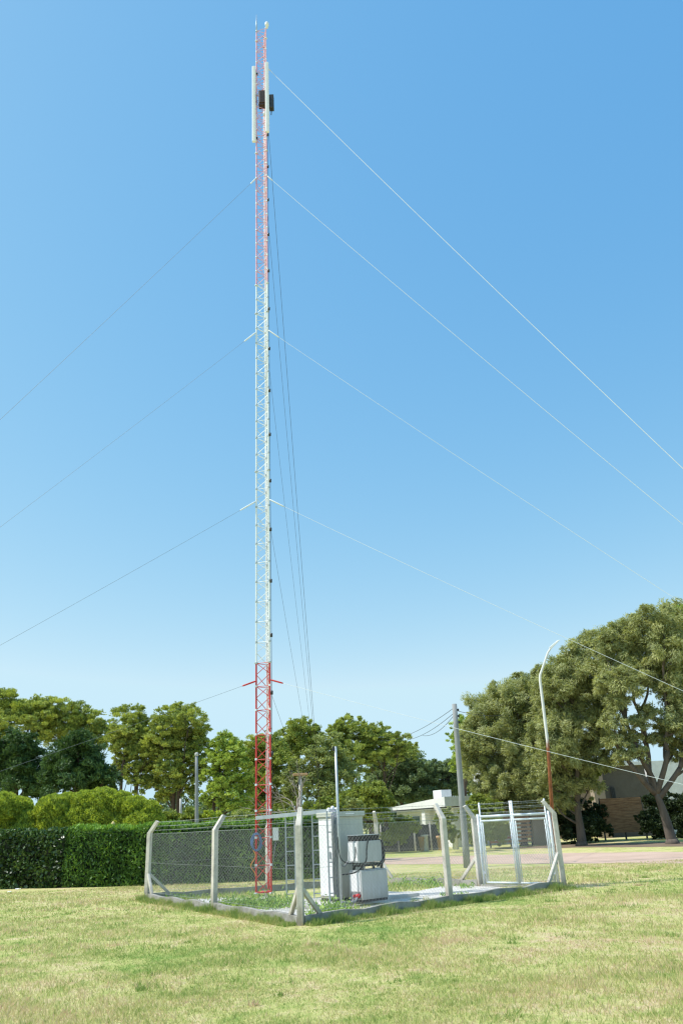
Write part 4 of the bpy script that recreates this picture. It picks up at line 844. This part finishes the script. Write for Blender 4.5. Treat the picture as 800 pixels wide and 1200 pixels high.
hedge('hedge', 'dense clipped cypress hedge running behind the fence', HMid+(hr-hl).normalized()*.05, hr+(hr-hl).normalized()*.4, 2.02, 1.0, 'cyp', .16, .06, 8, .5, -.1, .08)
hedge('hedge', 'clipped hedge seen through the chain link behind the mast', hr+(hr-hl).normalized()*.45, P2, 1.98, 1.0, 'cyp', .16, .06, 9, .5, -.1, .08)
# scraps of white litter under the ivy
for k, (x, y, s, lab) in enumerate(((47, 1034, .17, 'crumpled white plastic scrap under the ivy hedge, largest of three'), (22, 1037, .09, 'small white scrap under the ivy hedge, near the left edge'), (12, 1040, .07, 'smallest white scrap at the ivy hedge foot, leftmost'))):
    p = ground(x, y+6)+Vector((0, -.05, 0)); rr = np.random.default_rng(k); mb = MB(); n = 7; vs = []; fs = []
    for i in range(n):
        for j in range(n): vs.append(p+Vector(((i/(n-1)-.5)*s*2.2, (j/(n-1)-.5)*s*1.2, s*.25+.5*s*rr.uniform(0, 1))))
    for i in range(n-1):
        for j in range(n-1): fs.append((i*n+j, (i+1)*n+j, (i+1)*n+j+1, i*n+j+1))
    mb.add(vs, fs); tag(mb.build('plastic_scrap', M['white'], base=p), lab, 'litter')

# ------------------------------------------------------------------ houses
def wall_box(root, name, a, b, z0, z1, depth, mat, bev=0):
    d = (b-a); d.z = 0; n = Vector((-d.y, d.x, 0)).normalized()
    if n.y < 0: n = -n
    mb = MB(); mb.box(Vector((a.x, a.y, z0)), d, n*depth, UZ*(z1-z0)); return mb.build(name, mat, root, bevel=bev)
# white house with a sloping canopy
Yh = 60; h1 = foot(460, Yh); house1 = empty('white_house', h1, 'low white house with a sloping white canopy behind a dark cloth fence', 'house')
a = foot(466, 64); b = foot(533, 57); wall_box(house1, 'wall', a, b, 0, 2.55, 6, M['wallwhite'])
hd_ = (b-a).normalized(); hn_ = Vector((-hd_.y, hd_.x, 0))
ca, cb_ = a-hd_*1.2-hn_*.9, b+hd_*.4-hn_*.9
mb = MB(); mb.hexa([ca+UZ*2.62, cb_+UZ*2.62, cb_+hn_*6+UZ*2.62, ca+hn_*6+UZ*2.62], [ca+UZ*2.74, cb_+UZ*3.25, cb_+hn_*6+UZ*3.25, ca+hn_*6+UZ*2.74]); mb.build('canopy', M['wallwhite'], house1)
mb = MB(); mb.box(ca-hn_*.01+UZ*2.54, hd_*(cb_-ca).length, hn_*.05, UZ*.075); mb.build('fascia', M['darksteel'], house1)
p = lerp(a, b, .30)+hn_*2; mb = MB(); mb.box(p+UZ*2.9, hd_*1.15, hn_*.9, UZ*1.0); mb.build('chimney', M['wallwhite'], house1)
mb = MB(); mb.box(lerp(a, b, .62)-hn_*.75, hd_*.45, hn_*.4, UZ*2.53); mb.build('pillar', M['wallwhite'], house1)
mb = MB(); mb.box(lerp(a, b, .25)-hn_*.06+UZ*1.0, hd_*1.4, hn_*.04, UZ*1.1); mb.build('window', M['teal'], house1)
# dark cloth fence in front of it
fa, fb = foot(446, 54), foot(522, 54); cf = empty('cloth_fence', lerp(fa, fb, .5), 'dark grey shade cloth fence below the white canopy', 'fence')
for (x0, x1) in ((446, 484), (486, 522)):
    mb = MB(); q0, q1 = foot(x0, 54), foot(x1, 54); n = 14; vs = []; fs = []
    for k in range(n+1):
        c = lerp(q0, q1, k/n)+Vector((0, .05*math.sin(k*1.3), 0)); vs += [c, c+UZ*(1.55+.03*math.sin(k*2.1))]
    for k in range(n): fs.append((2*k, 2*k+2, 2*k+3, 2*k+1))
    mb.add(vs, fs); mb.build('cloth', M['darkcloth'], cf)
for x in (446, 466, 485, 504, 522):
    mb = MB(); q = foot(x, 53.92); mb.tube([q, q+UZ*1.68], .045, 6); mb.build('post', M['slab'], cf)
for x, c, lab in ((497, 'wallwhite', 'small white gate pier in front of the dark cloth fence'), (532, 'wallwhite', 'small white pier right of the dark cloth fence')):
    q = foot(x, 53); mb = MB(); mb.lathe(q, [(.19, 0), (.19, .85), (.23, .87), (.23, .95)], 4); tag(mb.build('gate_pier', M[c], base=q), lab, 'pier')
for x, lab in ((493, 'orange cone shaped pot left of the white gate pier'), (514, 'orange pot at the right end of the dark cloth fence')):
    q = foot(x, 53); mb = MB(); mb.lathe(q, [(.12, 0), (.2, .7), (.23, .72), (.22, .85)], 10); tag(mb.build('clay_pot', M['terracotta'], base=q), lab, 'pot')
# white tower block
p0_ = at(553, 905, 70); p1_ = at(570, 905, 70); tblock = empty('white_building', Vector((p0_.x, 70, 0)), 'white plain building block rising among the shrubs left of the casuarinas', 'building')
td_ = Vector((.8, -.6, 0)); tn_ = Vector((.6, .8, 0)); tw_ = (p1_.x-p0_.x)*1.05
mb = MB(); mb.box(Vector((p0_.x, 70, 0)), td_*tw_, tn_*1.6, UZ*p0_.z); mb.build('wall', M['wallwhite'], tblock)
mb = MB(); mb.box(Vector((p0_.x, 70, p0_.z))-td_*.06-tn_*.06, td_*(tw_+.12), tn_*1.72, UZ*.12); mb.build('parapet', M['wallwhite'], tblock)
q = at(600, 915, 72); mb = MB(); mb.box(Vector((q.x, 72, 0)), (2.6, 0, 0), (0, 3, 0), (0, 0, 4.6)); mb.build('wing', M['walltan2'], tblock)
# timber slat gate seen through the metal gate
def slats(name, label, x0, x1, Y, z0, z1, n, mat, posts=True, gap=.35):
    q0, q1 = foot(x0, Y), foot(x1, Y); o = empty(name, lerp(q0, q1, .5), label, 'gate' if 'gate' in name else 'fence'); d = q1-q0; st = (z1-z0)/n; mb = MB()
    for k in range(n): mb.box(q0+UZ*(z0+k*st), d, Vector((0, .04, 0)), UZ*st*(1-gap))
    mb.build('slat_panel', mat, o)
    for t in (0, .5, 1):
        mb = MB(); mb.box(lerp(q0, q1, t)+Vector((-.05, .045, 0)), (.1, 0, 0), (0, .08, 0), UZ*(z1+.03)); mb.build('upright', M['darksteel'], o)
    return o
slats('timber_gate', 'light brown slatted timber gate seen through the metal gate', 573, 622, 53, .25, 2.3, 9, M['woodlight'], gap=.42)
slats('timber_fence', 'dark brown close boarded timber panel under the casuarinas', 708, 757, 55.6, .45, 2.62, 22, M['wood'], gap=.06)
mb = MB(); q0, q1 = foot(709, 55.5), foot(757, 55.5)
q = foot(633, 53.3); mb = MB(); mb.box(q-Vector((.45, 0, 0)), (.9, 0, 0), (0, .6, 0), (0, 0, 2.45)); mb.box(q-Vector((.5, .05, -2.45)), (1.0, 0, 0), (0, .7, 0), (0, 0, .1)); tag(mb.build('gate_pillar', M['walltan2'], base=q), 'sand coloured masonry pillar right of the light slatted gate', 'pillar')
# tan house on the right
Yr = 62; hb = foot(705, Yr); house2 = empty('tan_house', hb, 'tan and grey modern house with white upper wall behind the casuarinas', 'house')
wall_box(house2, 'wall', foot(712, Yr), foot(768, Yr), 0, 5.0, 7, M['wallgrey'])
wall_box(house2, 'column', foot(703, Yr-1), foot(716, Yr-1), 0, 4.9, 1, M['walltan2'])
wall_box(house2, 'wing', foot(640, Yr+3), foot(702, Yr+3), 0, 4.4, 6, M['walltan2'])
wall_box(house2, 'upper_wall', foot(708, Yr+2), foot(770, Yr+2), 5.02, 5.35, 4, M['wallwhite'])
wall_box(house2, 'side_wall', foot(771, Yr+1), foot(830, Yr+1), 0, 5.3, 6, M['wallwhite'])
wall_box(house2, 'parapet', foot(708, Yr-.4), foot(768, Yr-.4), 5.0, 5.25, .39, M['wallwhite'])
def opening(x0, y0, x1, y1, nm, mt):
    p, q = at(x0, y0, Yr-.06), at(x1, y1, Yr-.06); mb = MB(); mb.box(Vector((p.x, Yr-.06, q.z)), (q.x-p.x, 0, 0), (0, .05, 0), (0, 0, p.z-q.z)); o = mb.build(nm, M[mt], house2)
    fr = MB(); z0, z1 = q.z, p.z
    for zz in (z0, z1-.06): fr.box(Vector((p.x, Yr-.1, zz)), (q.x-p.x, 0, 0), (0, .035, 0), (0, 0, .06))
    for xx in (p.x, (p.x+q.x)/2-.03, q.x-.06): fr.box(Vector((xx, Yr-.102, z0+.06)), (.06, 0, 0), (0, .035, 0), (0, 0, z1-z0-.12))
    fr.build('frame', M['darksteel'], o)
opening(728, 938, 752, 958, 'window', 'teal'); opening(718, 922, 722, 962, 'door', 'darksteel')

# low far treeline that closes the horizon
rng = np.random.default_rng(77); Vs = []; Ss = []
for k in range(190):
    x = rng.uniform(-110, 110); y = rng.uniform(105, 140); r = rng.uniform(1.8, 3.6)*(1.45 if math.sin(x*.21+1)+math.sin(x*.53) > .2 else .9)
    v, s = blob_leaves((x, y, r*.7), (r*1.5, r, r), 'oak', rng, .45, .55); Vs.append(v); Ss.append(s*.8)
tag(quads_object('distant_treeline', np.concatenate(Vs), np.concatenate(Ss), LF['oak']), kind='stuff')
print('faces', sum(len(o.data.polygons) for o in C.objects if o.type == 'MESH'))
